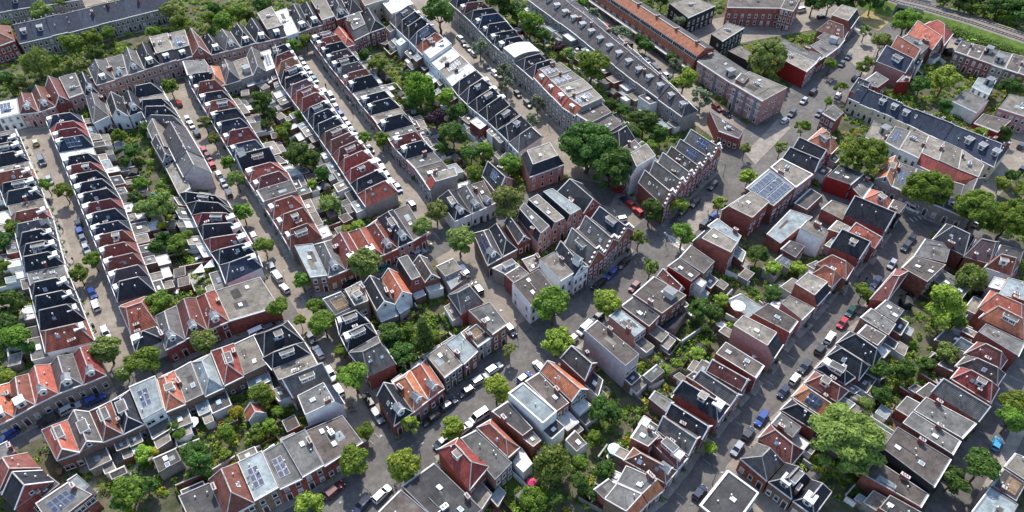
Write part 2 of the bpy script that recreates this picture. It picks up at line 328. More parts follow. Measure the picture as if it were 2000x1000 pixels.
# ------------------------------------------------------------------ house
def parse(code):
    """'hK:cds1*1.2+1' -> type, colour, options, weight, dz"""
    wt, dz = 1.0, 0.0
    if '+' in code: code, t = code.split('+'); dz = float(t)
    if '~' in code: code, t = code.split('~'); dz = -float(t)
    if '*' in code: code, t = code.split('*'); wt = float(t)
    hd, _, op = code.partition(':')
    return hd[0], hd[1], op, wt, dz
def house(q, z, code, label, group=None, wall='1', sides=(True, True), base=0.0, name=None, ext=True, backwin=True, rnd=None):
    rnd = rnd or R_
    typ, colr, op, _, dz = parse(code)
    if typ == 'h' and name == 'row_house':
        if rnd.random() < .2 and 's' not in op: op += 's'
    z += dz+rnd.uniform(-.18, .18)
    if wall == '1' and rnd.random() < .5: wall = rnd.choice('12238')
    for ch in op:
        if ch in WALL: wall = ch
    if 'w' in op and False: pass
    F0, F1, B1, B0 = [Vector((p[0], p[1], 0)) for p in q]
    def P(u, v, zz=0.0):
        a = F0.lerp(F1, u); b = B0.lerp(B1, u); r = a.lerp(b, v); r.z = zz; return r
    cen = P(.5, .5); W = ((F1-F0).length+(B1-B0).length)/2; D = ((B0-F0).length+(B1-F1).length)/2
    HQUADS.append(([tuple(p[:2]) for p in (F0, F1, B1, B0)], cen.x, cen.y, max((p-cen).length for p in (F0, F1, B1, B0))))
    root = empty(name or ('row_house'), (cen.x, cen.y, base)); org = root.location
    tag(root, label, 'house', group)
    wm = WALL[wall]; rm = ROOF[colr]
    e = .012/W*2; U0, U1 = e, 1-e
    wb, rb, gb = MB(), MB(), MB()
    def wface(pts): wb.face(pts, wm)
    C = [P(U0, 0), P(U1, 0), P(U1, 1), P(U0, 1)]
    def lift(p, h): return Vector((p.x, p.y, h))
    for a, b in ((0, 1), (1, 2), (2, 3), (3, 0)):
        wface([lift(C[a], base), lift(C[b], base), lift(C[b], z), lift(C[a], z)])
    ov = .28/D; hm = 2.6
    def zf(u, v): return z
    def tri(*a): rb.face(a, rm, None)
    def slope(a, b, c, d, m=None): rb.face([a, b, c, d], m or rm, b-a)
    RT = .16
    if typ in 'hgs':
        rise = min(.60*W, 3.5)*rnd.uniform(.88, 1.1) if typ == 'h' else min(.56*W, 4.2)*rnd.uniform(.92, 1.05)
        fa, fb = (rnd.uniform(.19, .28), rnd.uniform(.12, .26)) if typ == 'h' else (0, 0)
        if 'k' in op: fb = 0
        zr = z+rise
        r0, r1 = P(.5, fa if fa else -ov*.6, zr), P(.5, 1-fb if fb else 1+ov*.6, zr)
        vo = ov if typ == 'h' else ov*.6
        e0, e1, e2, e3 = P(U0, -vo, z), P(U1, -vo, z), P(U1, 1+vo, z), P(U0, 1+vo, z)
        slope(e3, e0, r0, r1); slope(e1, e2, r1, r0)
        if fa: rb.face([e0, e1, r0], rm)
        else: wface([P(U0, 0, z), P(U1, 0, z), P(.5, 0, zr)])
        if fb: rb.face([e2, e3, r1], rm)
        else: wface([P(U1, 1, z), P(U0, 1, z), P(.5, 1, zr)])
        rb.face([e0, e3, e2, e1], M_TRIM)
        rb.strip(r0, r1, .26, .09, M_RIDGE)
        if fa:
            for c in (e0, e1): rb.strip(c, r0, .2, .07, M_RIDGE)
        else:
            for c in (e0, e1): rb.strip(c, r0, .24, .14, M_WHITE)
        if fb:
            for c in (e2, e3): rb.strip(c, r1, .2, .07, M_RIDGE)
        else:
            for c in (e2, e3): rb.strip(c, r1, .26, .12, M_WHITE)
        def zf(u, v, zr=zr, fa=fa, fb=fb):
            t = min(u, 1-u)/.5
            if fa: t = min(t, v/fa)
            if fb: t = min(t, (1-v)/fb)
            return z+(zr-z)*max(0, t)
        if typ == 's':
            sg = MB(); n = 4; hs = (zr+.7-z)/n; prof = []
            for k in range(n): prof += [(.5*k/n, z+.35+hs*k), (.5*k/n, z+.35+hs*(k+1))] if k else [(0, z-.05), (0, z+.35+hs)]
            prof = prof+[(1-u, h) for u, h in prof[::-1]]
            o0, o1 = -.16/D, .22/D
            fr = [P(max(U0, min(U1, u)), o0, h) for u, h in prof]; bk = [P(max(U0, min(U1, u)), o1, h) for u, h in prof]
            sg.face(fr, wm); sg.face(bk[::-1], wm)
            for k in range(len(fr)-1): sg.face([fr[k], fr[k+1], bk[k+1], bk[k]], wm)
            for k in range(len(prof)-1):
                if abs(prof[k][1]-prof[k+1][1]) < .01:
                    a = P(prof[k][0], .03/D, prof[k][1]); b = P(prof[k+1][0], .03/D, prof[k+1][1])
                    sg.strip(a, b, .46, .16, M_WHITE)
                elif abs(prof[k][0]-prof[k+1][0]) < .001 and 0 < k < len(prof)-2:
                    u = prof[k][0]; du = .2/W*(1 if u < .5 else -1)
                    c = P(u+du, o0-.05/D, min(prof[k][1], prof[k+1][1])+.05); sg.box(c, .34, .2, .34, M_TRIM, math.atan2((F1-F0).y, (F1-F0).x))
            sg.build('stepped_gable', root)
    elif typ in 'fb':
        if typ == 'b':
            n = 10; ro = [P(U0-.01, k/n, z+math.sin(math.pi*(.12+.76*k/n))*1.5-.5) for k in range(n+1)]; rr = [P(U1+.01, k/n, z+math.sin(math.pi*(.12+.76*k/n))*1.5-.5) for k in range(n+1)]
            for k in range(n): rb.face([ro[k], rr[k], rr[k+1], ro[k+1]], rm)
            wface([P(U0, 0, z)]+ro[1:-1]+[P(U0, 1, z)]); wface([P(U1, 0, z)]+rr[1:-1]+[P(U1, 1, z)])
            rb.face([ro[0], ro[-1], rr[-1], rr[0]], rm)
        else:
            rb.face([P(U0, 0, z+.02), P(U1, 0, z+.02), P(U1, 1, z+.02), P(U0, 1, z+.02)], rm, F1-F0)
            tm = M_WHITE if ('w' in op) else rnd.choice((M_TRIM, M_LEAD, M_LEAD, M_RIDGE))
            iu, iv = .13/W, .13/D; ph = .16 if 'w' not in op else .3
            c = [P(iu, iv, z), P(1-iu, iv, z), P(1-iu, 1-iv, z), P(iu, 1-iv, z)]
            for a, b in ((0, 1), (1, 2), (2, 3), (3, 0)): rb.strip(c[a]+(c[b]-c[a]).normalized()*-.1*(a % 2), c[b]+(c[b]-c[a]).normalized()*.1*(a % 2), (.18 if 'w' not in op else .34), ph+.004*(a % 2), tm)
    elif typ in 'mM':
        t = z+hm; va = .2 if typ == 'm' else .17; vb = 1 if typ == 'm' else .83
        ua, ub = (U0, U1) if typ == 'm' else (.14, .86)
        e0, e1, e2, e3 = P(U0, -ov, z), P(U1, -ov, z), P(U1, 1+(ov if typ == 'M' else 0), z), P(U0, 1+(ov if typ == 'M' else 0), z)
        t0, t1, t2, t3 = P(ua, va, t), P(ub, va, t), P(ub, vb, t), P(ua, vb, t)
        slope(e0, e1, t1, t0); rb.face([t0, t1, t2, t3], ROOF[{'K': 'T', 'B': 'F', 'R': 'T', 'N': 'U', 'G': 'F', 'P': 'U'}.get(colr, 'F')], F1-F0)
        if typ == 'M':
            slope(e1, e2, t2, t1); slope(e2, e3, t3, t2); slope(e3, e0, t0, t3); rb.face([e0, e3, e2, e1], M_TRIM)
        else:
            wface([P(U0, 0, z), t0, t3, P(U0, 1, z)]); wface([P(U1, 0, z), t1, t2, P(U1, 1, z)]); wface([P(U0, 1, z), P(U1, 1, z), t2, t3])
            rb.face([e0, P(U0, va, z), P(U1, va, z), e1], M_TRIM)
        for a, b in ((t0, t1), (t1, t2), (t2, t3), (t3, t0)): rb.strip(a, b, .2, .14, M_TRIM)
        def zf(u, v): return t+.02 if v > va else z+hm*max(0, v/va)
    elif typ == 'q':
        t = z+hm; ua = .2
        e0, e1, e2, e3 = P(U0, -.01, z), P(U1, -.01, z), P(U1, 1.01, z), P(U0, 1.01, z)
        t0, t1, t2, t3 = P(ua, -.01, t), P(1-ua, -.01, t), P(1-ua, 1.01, t), P(ua, 1.01, t)
        dk = ROOF['K']
        slope(e3, e0, t0, t3, dk); slope(e1, e2, t2, t1, dk); rb.face([t0, t1, t2, t3], rm, F1-F0)
        wface([P(U0, 0, z), P(U1, 0, z), P(1-ua, 0, t), P(ua, 0, t)]); wface([P(U1, 1, z), P(U0, 1, z), P(ua, 1, t), P(1-ua, 1, t)])
        for a, b in ((e0, t0), (t0, t1), (t1, e1), (t1, t2), (t3, t0), (t2, t3)): rb.strip(a, b, .2, .12, M_TRIM)
        def zf(u, v): return t if ua < u < 1-ua else z+hm*min(u, 1-u)/ua
    elif typ == 'r':
        rise = min(.5*D, 4.0); zr = z+rise
        e0, e1, e2, e3 = P(U0, -ov, z), P(U1, -ov, z), P(U1, 1+ov, z), P(U0, 1+ov, z)
        r0, r1 = P(U0, .5, zr), P(U1, .5, zr)
        if 'e' in op: r1 = P(.55, .5, zr)      # hipped end
        if 'a' in op: r0 = P(.45, .5, zr)
        slope(e0, e1, r1, r0); slope(e2, e3, r0, r1)
        if 'e' in op: rb.face([e1, e2, r1], rm)
        else: wface([P(U1, 0, z), P(U1, 1, z), r1])
        if 'a' in op: rb.face([e3, e0, r0], rm)
        else: wface([P(U0, 1, z), P(U0, 0, z), r0])
        rb.face([e0, e3, e2, e1], M_TRIM); rb.strip(r0, r1, .28, .1, M_RIDGE)
        if 'e' in op:
            rb.strip(e1, r1, .2, .07, M_RIDGE); rb.strip(e2, r1, .2, .07, M_RIDGE)
        def zf(u, v): return zr-(zr-z)*abs(v-.5)/.5
    elif typ == 'p':
        rise = min(.5*min(W, D), 4.0); zr = z+rise; k = max(0, (D-W)/2/D) if D > W else 0; k2 = max(0, (W-D)/2/W) if W > D else 0
        e0, e1, e2, e3 = P(U0-.02, -ov, z), P(U1+.02, -ov, z), P(U1+.02, 1+ov, z), P(U0-.02, 1+ov, z)
        if D >= W: r0, r1 = P(.5, .5-k-.02, zr), P(.5, .5+k+.02, zr); rb.face([e0, e1, r0], rm); rb.face([e2, e3, r1], rm); slope(e1, e2, r1, r0); slope(e3, e0, r0, r1)
        else: r0, r1 = P(.5-k2, .5, zr), P(.5+k2, .5, zr); rb.face([e3, e0, r0], rm); rb.face([e1, e2, r1], rm); slope(e0, e1, r1, r0); slope(e2, e3, r0, r1)
        rb.face([e0, e3, e2, e1], M_TRIM); rb.strip(r0, r1, .26, .1, M_RIDGE)
        for c in (e0, e3) if D < W else (e0, e1): rb.strip(c, r0, .2, .07, M_RIDGE)
        for c in (e1, e2) if D < W else (e2, e3): rb.strip(c, r1, .2, .07, M_RIDGE)
        def zf(u, v): return z+rise*min(min(u, 1-u)/(.5-k2 if D < W else .5), min(v, 1-v)/(.5-k if D > W else .5), 1)
    elif typ == 'x':
        rise = .32*D; e0, e1, t1, t0 = P(U0, -ov, z), P(U1, -ov, z), P(U1, 1, z+rise), P(U0, 1, z+rise)
        slope(e0, e1, t1, t0); wface([P(U0, 0, z), P(U0, 1, z), t0]); wface([P(U1, 0, z), P(U1, 1, z), t1]); wface([P(U0, 1, z), P(U1, 1, z), t1, t0])
        def zf(u, v): return z+rise*v
    # gutters / cornice
    for v, s in ((0, -1), (1, 1)):
        if typ in 'hrmMp' or (typ == 'f' and v == 0):
            if typ == 'm' and v == 1: continue
            vv = v+s*(.30 if typ != 'f' else .12)/D
            gb = MB(); gb.strip(P(U0, vv, z-.12), P(U1, vv, z-.12), .22, .2, M_WHITE); gb.build('gutter', root)
    wb.build('wall', root); rb.build('roof', root)
    o2 = org
    fdir = (F0-B0).normalized()
    def view(n, p): return n.dot(CAMV-p) > 0
    def yaw(n): return math.atan2(n.x, -n.y)      # rotates -Y onto n
    nf = ((F0-B0).normalized()+(F1-B1).normalized()); nf.normalize(); nl = (F0-F1).normalized()
    def wnorm(a, b, outv):
        d = (b-a); n = Vector((d.y, -d.x, 0)).normalized()
        return n if n.dot(outv) > 0 else -n
    # windows and doors on the walls the street or garden shows
    def fenestrate(a, b, outv, front, top):
        n = wnorm(a, b, outv); mid = (a+b)/2
        if n.dot((CAMV-mid).normalized()) < .06: return
        L = (b-a).length; fl = max(1, int((top-base)/2.75)); nb = max(1, int(L/(1.75 if L < 11 else 2.5))); r = yaw(n)
        for k in range(fl):
            z0 = base+(.75 if k else .7)+k*2.85
            if z0+1.8 > top: continue
            dk = rnd.randrange(nb) if (k == 0 and front) else -1
            for i in range(nb):
                p = a.lerp(b, (i+.5)/nb)+n*.005-o2
                if i == dk: inst('door', DOOR, root, (p.x, p.y, .02), r); continue
                if front:
                    me = rnd.choice((W_TALL, W_TALL, W_TALL2, W_TALL3)) if nb > 1 else rnd.choice((W_WIDE, W_WIDE2))
                else:
                    if rnd.random() < .2: continue
                    me = rnd.choice((W_TALL, W_TALL2, W_WIDE, W_WIDE2, W_SMALL)) if L/nb > 2 else rnd.choice((W_TALL, W_SMALL))
                inst('window', me, root, (p.x, p.y, z0+(.5 if me is W_SMALL else 0)-base), r)
    if 'n' not in op:
        fenestrate(P(U0, 0), P(U1, 0), F0-B0, True, z)
        if backwin: fenestrate(P(U1, 1), P(U0, 1), B0-F0, False, z+(hm if typ == 'm' else 0))
        if typ in 'gsq' and (F0-B0).dot(CAMV-cen) > 0:
            p = P(.5, -.01/D)-o2; n = wnorm(F0, F1, F0-B0); inst('window', W_TALL, root, (p.x, p.y, z+.5-base), yaw(n))
        if typ in 'gq' and (B0-F0).dot(CAMV-cen) > 0:
            p = P(.5, 1+.01/D)-o2; n = wnorm(B0, B1, B0-F0); inst('window', W_SMALL, root, (p.x, p.y, z+.5-base), yaw(n))
    if 'y' in op:
        for u, ov2 in ((U0, F0-F1), (U1, F1-F0)):
            if ov2.dot(CAMV-cen) > 0: fenestrate(P(u, .1), P(u, .9), ov2, False, z)
    # dormers
    yaw_f = yaw(wnorm(F0, F1, F0-B0))
    if 'c' in op:
        v = .05 if typ in 'hpM' else .06; p = P(.5, v)-o2
        hh = max(zf(.5, v), z)-base
        if typ in 'rm': hh = z+.35-base
        me = DM_CAP if colr in 'KRBPNO' and typ != 'g' else rnd.choice((DM_CAP, DM_GAB))
        if 'i' in op: me = DM_GAB
        s = rnd.uniform(.9, 1.08)
        d = inst('dormer', me, root, (p.x, p.y, hh+.15), yaw_f, (s, 1, s))
        inst('window', W_TALL if me is not DM_GAB else W_SMALL, d, (0, 0, .08), 0, (.95, 1, .72) if me is not DM_GAB else (1, 1, 1))
    sgn = 0
    if typ in 'hgsqp':
        sgn = 1 if (F1-F0).dot(CAMV-cen) > 0 else -1
    if 'd' in op:
        me = rnd.choice((DM_LONG, DM_LONGD, DM_BOX))
        if 'D' in op: me = DM_XL
        if typ in 'hgsqp':
            u = .5+sgn*.27; v = rnd.uniform(.42, .58); n = (F1-F0).normalized()*sgn
            p = P(u, v)-o2; d = inst('dormer', me, root, (p.x, p.y, zf(u, v)+.12-base), yaw(wnorm(P(.5, 0), P(.5, 1), n)))
        else:
            vis_f = (F0-B0).dot(CAMV-cen) > 0
            v = .16 if vis_f else .84; p = P(.5, v)-o2; n = wnorm(F0, F1, (F0-B0) if vis_f else (B0-F0))
            d = inst('dormer', me, root, (p.x, p.y, (zf(.5, v) if typ != 'f' else z)+.1-base), yaw(n))
        if me is DM_XL:
            for x in (-1.7, -.6, .6, 1.7): inst('window', W_SMALL, d, (x, 0, .25))
        elif me is DM_BOX: inst('window', W_SMALL, d, (0, 0, .15), 0, (1.35, 1, 1))
        else:
            inst('window', W_STRIP, d, (-.72, 0, .15), 0, (.9, 1, 1)); inst('window', W_STRIP, d, (.72, 0, .15), 0, (.9, 1, 1))
    if 'E' in op:       # dormers both on the slope towards the camera, pairs
        vis_f = (F0-B0).dot(CAMV-cen) > 0; n = wnorm(F0, F1, (F0-B0) if vis_f else (B0-F0))
        v = .2 if vis_f else .8; p = P(.5, v)-o2
        d = inst('dormer', DM_CAPG, root, (p.x, p.y, zf(.5, v)+.1-base), yaw(n)); inst('window', W_TALL, d, (0, 0, .06), 0, (1.2, 1, .74))
    # roof lights
    def patch(nm, u0, u1, v0, v1, m1, m2, h=.07, fr=.12):
        b = MB(); K = [(u0, v0), (u1, v0), (u1, v1), (u0, v1)]
        lo = [P(u, v, zf(u, v)-.05) for u, v in K]; hi = [P(u, v, zf(u, v)+h) for u, v in K]
        for i, j in ((0, 1), (1, 2), (2, 3), (3, 0)): b.face([lo[i], lo[j], hi[j], hi[i]], m1)
        b.face(hi, m1)
        c = sum(hi, Vector((0, 0, 0)))/4
        g = [p.lerp(c, fr*2) + Vector((0, 0, .015)) for p in hi]; b.face(g, m2)
        return b.build(nm, root)
    flat = typ in 'fbmM' or (typ == 'q')
    ns = op.count('s')
    for k in range(ns):
        if flat:
            u = rnd.uniform(.32, .68); v = rnd.uniform(.4, .8)
            if ns > 1: v = .35+.45*k/(ns-1)
            du, dv = .45/W, .6/D
            patch('skylight', u-du, u+du, v-dv, v+dv, M_WHITE, M_WHITE if rnd.random() < .5 else M_SKYGL, .3, .1)
        else:
            v = rnd.uniform(.35, .65) if ns == 1 else .3+.4*k/(ns-1)
            if typ == 'r': u, v = rnd.uniform(.3, .7), (.3 if (F0-B0).dot(CAMV-cen) > 0 else .7)
            else: u = .5+sgn*rnd.uniform(.2, .3)
            patch('skylight', u-.3/W, u+.3/W, v-.45/D, v+.45/D, M_LEAD if rnd.random() < .5 else M_WHITE, M_SKYGL, .09, .12)
    nv = op.count('v')
    if 'V' in op:
        cols, rows = int(W*.88/1.7), int(D*.86/2.2)
        for i in range(cols):
            for j in range(rows): patch('solar_panel', .06+.88*i/cols, .06+.88*(i+.86)/cols, .1+.86*j/rows, .1+.86*(j+.82)/rows, M_ALU, M_PANEL, .35, .03)
    if nv:
        if flat:
            cols, rows = max(1, int(W*.6/1.1)), max(2, int(D*.62/1.75)); pu, pv, u0, v0 = .98/W, 1.55/D, .2, .22
            su, sv = 1.08/W, 1.72/D
        elif typ == 'r':
            cols, rows = max(2, int(W*.6/1.05)), 2; pu, pv = .98/W, 1.4/D; su, sv = 1.04/W, 1.5/D; u0 = .2; v0 = .1 if (F0-B0).dot(CAMV-cen) > 0 else .6
        else:
            cols, rows = 2, max(2, int(D*.45/1.1)); pu, pv, su, sv = .85/W, 1.0/D, .92/W, 1.06/D
            u0 = .5+(.06 if sgn > 0 else -.06-2*su); v0 = .3
        for i in range(cols):
            for j in range(rows):
                patch('solar_panel', u0+i*su, u0+i*su+pu, v0+j*sv, v0+j*sv+pv, M_ALU, M_PANEL, .14, .035)
    if 't' in op:      # roof terrace: boarded deck with a railing
        b = MB(); t0 = [P(u, v, z+.1) for u, v in ((.2, .3), (.85, .3), (.85, .85), (.2, .85))]
        b.face(t0, M_WOOD, F1-F0); b.build('roof_terrace', root)
        b = MB()
        for i, j in ((0, 1), (1, 2), (2, 3), (3, 0)):
            b.strip(t0[i]+Vector((0, 0, .95)), t0[j]+Vector((0, 0, .95)), .07, .05, M_STEEL)
            for k in range(5): q1 = t0[i].lerp(t0[j], k/5); b.tube(q1, q1+Vector((0, 0, .95)), .03, .03, M_STEEL, 4)
        b.build('railing', root)
    # repairs and pipe runs on flat roofs
    if typ == 'f' and 'V' not in op and 'v' not in op and 'w' not in op:
        for k in range(rnd.choice((0, 1, 1, 2))):
            u, v = rnd.uniform(.1, .6), rnd.uniform(.1, .6); du, dv = rnd.uniform(.15, .35), rnd.uniform(.15, .35); hh = z+.026+.004*k
            b = MB(); b.face([P(u, v, hh), P(u+du, v, hh), P(u+du, v+dv, hh), P(u, v+dv, hh)], ROOF[rnd.choice('FDTUUL')], F1-F0); b.build('roof_patch', root)
        if W*D > 50 and rnd.random() < .16:
            q = P(rnd.choice((.3, .68)), rnd.choice((.35, .7)))-o2; inst('roof_access', BULK, root, (q.x, q.y, z+.03-base), yaw_f)
        if W*D > 45 and rnd.random() < .5:
            u, v = rnd.uniform(.15, .85), rnd.uniform(.1, .4); b = MB(); b.strip(P(u, v, z+.1), P(u, v+.45, z+.1), .09, .08, M_STEEL); b.build('roof_pipe', root)
    # roof pipes, chimneys
    if 'n' not in op:
        for k in range(rnd.choice((1, 1, 2, 2, 3))):
            u, v = rnd.uniform(.15, .85), rnd.uniform(.2, .8)
            if typ in 'hgs' and sgn: u = .5+sgn*rnd.uniform(.12, .32)
            p = P(u, v)-o2; inst('roof_vent', VENT, root, (p.x, p.y, zf(u, v)-base), 0, (1, 1, rnd.uniform(.7, 1.25)))
        if rnd.random() < .45:
            u, v = (rnd.choice((.07, .93)), rnd.uniform(.3, .75)); p = P(u, v)-o2
            inst('chimney', CHIM[rnd.choice((0, 1, 1, 2))], root, (p.x, p.y, max(zf(u, v), z)+.35-base), yaw_f)
        if flat and W*D > 75 and rnd.random() < .6 and 'V' not in op:
            p = P(rnd.uniform(.3, .6), rnd.uniform(.3, .7))-o2; inst('air_unit', UNIT, root, (p.x, p.y, zf(.5, .5)-base), yaw_f+rnd.choice((0, 1.571)))
        if rnd.random() < .1:
            p = P(.12, .5)-o2; inst('satellite_dish', DISH, root, (p.x, p.y, max(zf(.12, .5), z)-base+.1), -.5)
        if rnd.random() < .18:
            p = P(.5, .5)-o2; inst('antenna', ANT, root, (p.x, p.y, zf(.5, .5)-base), rnd.uniform(0, 3))
    # party coping between neighbours
    if typ in 'hgsr' and rnd.random() < .8:
        b = MB(); b.strip(P(U0, .0, z+.1), P(U0, 1, z+.1), .2, .14, M_TRIM if rnd.random() < .4 else M_LEAD); b.build('party_coping', root)
    root['_w'] = W; root['_d'] = D
    return root, P, z
HOUSES = []      # (root, P, W, D, refname)
def subdiv(pts, wts, z):
    """points along a pixel polyline (at height z) at the given cumulative shares"""
    g = [G(x, y, z) for x, y in pts]
    L = [0]
    for a, b in zip(g, g[1:]): L.append(L[-1]+(b-a).length)
    out = []
    for t in wts:
        s = t*L[-1]
        for i in range(len(g)-1):
            if s <= L[i+1]+1e-6:
                k = (s-L[i])/max(1e-6, L[i+1]-L[i]); out.append(g[i].lerp(g[i+1], k)); break
    return out
def describe(code, rnd):
    typ, colr, op, _, _ = parse(code); a = COLW[colr].replace(' tiled', '')+' '+TYPW[typ]+' house'
    f = []
    if 'D' in op: f.append('long dormer')
    elif 'd' in op: f.append('box dormer')
    elif 'v' in op: f.append('solar panels')
    elif 't' in op: f.append('roof terrace')
    elif 's' in op: f.append('skylight' if op.count('s') == 1 else 'skylights')
    elif 'c' in op or 'E' in op: f.append('white dormer')
    return a+(' with '+f[0] if f else '')
def ROW(ref, end, z, codes, front, back, group=None, wall='1', garden=0, pave=1.6, name='row_house', seed=0):
    """a terrace: houses cut between a front and a back eaves line (read off the photograph, laid out in metres)"""
    codes = codes.split(); n = len(codes); rnd = random.Random(hash(ref) % 1000 if False else sum(map(ord, ref))+seed)
    wts = [parse(c)[3] for c in codes]; cum = [0]
    for x in wts: cum.append(cum[-1]+x/sum(wts))
    fp = [G(x, y, z) for x, y in front] if len(front) == n+1 else subdiv(front, cum, z)
    bp = [G(x, y, z) for x, y in back] if len(back) == n+1 else subdiv(back, cum, z)
    res = []
    for i, c in enumerate(codes):
        lab = '%s, %s from %s of %s' % (describe(c, rnd), ORD[i], end, ref)
        r, P, zz = house([fp[i], fp[i+1], bp[i+1], bp[i]], z, c, lab, group or ('houses of the '+ref), wall, name=name, rnd=rnd)
        HOUSES.append((r, P, r['_w'], r['_d'], '%s house from %s of %s' % (ORD[i], end, ref), garden, zz, parse(c)[0], rnd.random()))
        res.append(r)
    if pave:
        b = MB(); 
        for i in range(n):
            a, c, d, e = fp[i], fp[i+1], bp[i+1], bp[i]
            o0 = (a-e).normalized()*pave; o1 = (c-d).normalized()*pave
            p = [Vector((q.x, q.y, 0)) for q in (a, c)]
            k = [p[0]+o0, p[1]+o1, p[1], p[0]]
            b.face([q+Vector((0, 0, .13)) for q in k], M_PAVE); b.face([k[0], k[1], k[1]+Vector((0, 0, .13)), k[0]+Vector((0, 0, .13))], M_TRIM)
        struct('pavement', b)
    return res
def QUADS(ref, end, items, front='ab', group=None, garden=0, pave=0, name='house', wall='1'):
    pb = MB(); rnd = random.Random(sum(map(ord, ref)))
    for i, it in enumerate(items):
        c, z, q = it[0], it[1], it[2]
        z = min(z, 5.2)+max(0, z-5.2)*.62
        pts = [G(x, y, z) for x, y in q]
        if front == 'cd': pts = [pts[3], pts[2], pts[1], pts[0]]
        elif front == 'bc': pts = [pts[1], pts[2], pts[3], pts[0]]
        elif front == 'da': pts = [pts[3], pts[0], pts[1], pts[2]]
        lab = '%s, %s from %s of %s' % (describe(c, rnd), ORD[i], end, ref)
        r, P, zz = house(pts, z, c, lab, group or ('houses of the '+ref), wall, name=name, rnd=rnd)
        HOUSES.append((r, P, r['_w'], r['_d'], '%s house from %s of %s' % (ORD[i], end, ref), garden, zz, parse(c)[0], rnd.random()))
        if pave:
            d = r['_d']; k = [P(0, -pave/d), P(1, -pave/d), P(1, 0), P(0, 0)]; t = Vector((0, 0, .12+.003*i))
            pb.face([q+t for q in k], M_PAVE); pb.face([k[0], k[1], k[1]+t, k[0]+t], M_TRIM)
    if pave: struct('pavement', pb)
def ONE(label, code, z, q, name='building', wall='1', base=0.0):
    z = min(z, 5.2)+max(0, z-5.2)*.75
    pts = [G(x, y, z) for x, y in q]
    r, P, zz = house(pts, z, code, label, None, wall, name=name, base=base)
    HOUSES.append((r, P, r['_w'], r['_d'], label, 0, zz, parse(code)[0], 1)); return r, P, zz
# ------------------------------------------------------------------ the terraces
ROW("leftmost terrace", "top", 4.6, "fF:s hK:c hK:cd hK:c fT:ss hR:c*1.1 hK:cd hK:cs fT*1.1 hR:c hG:c hK:c hK:cd hK:c fF:ss*1.1 hK:c hK:c hK:cs*1.3 hR:cs*1.5",
    [(30, 252), (60, 322), (103, 432), (122, 508), (140, 557), (184, 668)], [(-38, 266), (25, 430), (62, 570), (92, 690)], garden=9, wall='4')
ROW("second terrace from left", "top", 4.6, "hB:c hR hR:c hB:cv fW*1.1 hK:c hR:cd hK:c hK:cs hK:cs hR:cs hK:c hB:c hR:cd hR:c hR:cs hP:c hK:c*1.2",
    [(92, 236), (130, 330), (191, 481), (232, 590)], [(158, 226), (192, 312), (236, 392), (270, 490), (303, 572)], garden=9, wall='2')
QUADS("red corner group", "top", [("hR:8", 5, [(235, 598), (258, 652), (306, 636), (284, 580)]), ("pK:c4", 5.5, [(257, 655), (267, 688), (320, 664), (303, 638)])])
ROW("tan corner terrace", "left", 5.6, "hG:cis hN:ci hR:ci fT:ssn*2.4", [(322, 682), (362, 662), (405, 644), (447, 626), (545, 597)], [(304, 618), (345, 598), (383, 583), (420, 567), (508, 540)], wall='1', garden=5)
ROW("left lower terrace", "left", 4.8, "hO:cs hN:c hO:ci hG:ci hR:ci", [(-15, 833), (28, 813), (70, 790), (115, 768), (162, 750), (207, 731)], [(-25, 760), (20, 748), (57, 732), (100, 714), (143, 694), (183, 674)], garden=5, wall='3')
ROW("lower left back row", "left", 5.2, "hO:dk gG:d hN:d hK:d fL:v4+1 hO:d fF:s hL~.5 hR:d fT:s", [(82, 842), (132, 822), (175, 805), (217, 785), (255, 762), (307, 740), (340, 725), (374, 706), (412, 688), (457, 672), (500, 652)],
    [(110, 898), (155, 882), (200, 862), (240, 846), (281, 826), (323, 803), (362, 787), (398, 770), (437, 752), (476, 733), (520, 712)], garden=8, wall='2')
ROW("bottom left terrace", "left", 6, "fD~1 hN:2 fL:vv+.6 fF:vv~.5 fF:s+.2 fU:ss~.6", [(380, 1040), (440, 1012), (497, 980), (545, 953), (590, 932), (632, 908), (708, 860)], [(345, 965), (408, 938), (465, 905), (513, 882), (549, 861), (596, 839), (668, 808)], garden=5)
QUADS("bottom left corner group", "top", [("fF", 5.5, [(-20, 880), (15, 862), (32, 882), (-10, 905)]), ("hN", 5, [(-25, 920), (55, 885), (78, 912), (-5, 962)]), ("gK", 5.5, [(5, 968), (84, 920), (104, 940), (28, 995)]),
    ("fF:s", 5, [(62, 952), (95, 927), (118, 945), (82, 973)]), ("fF:v", 6, [(70, 985), (135, 942), (182, 966), (100, 1030)])], wall='1')
QUADS("gable ended lower terrace", "top", [("hK:sd2", 5.2, [(498, 655), (560, 628), (592, 668), (518, 697)]), ("hK:d", 5.2, [(514, 698), (592, 668), (610, 696), (534, 722)]),
    ("fT:s", 6, [(532, 720), (608, 690), (622, 716), (545, 745)]), ("gG:d", 5.4, [(546, 742), (622, 712), (648, 748), (574, 778)]), ("mB:4s", 5.2, [(601, 823), (671, 790), (648, 754), (586, 786)])], front='bc', garden=5)
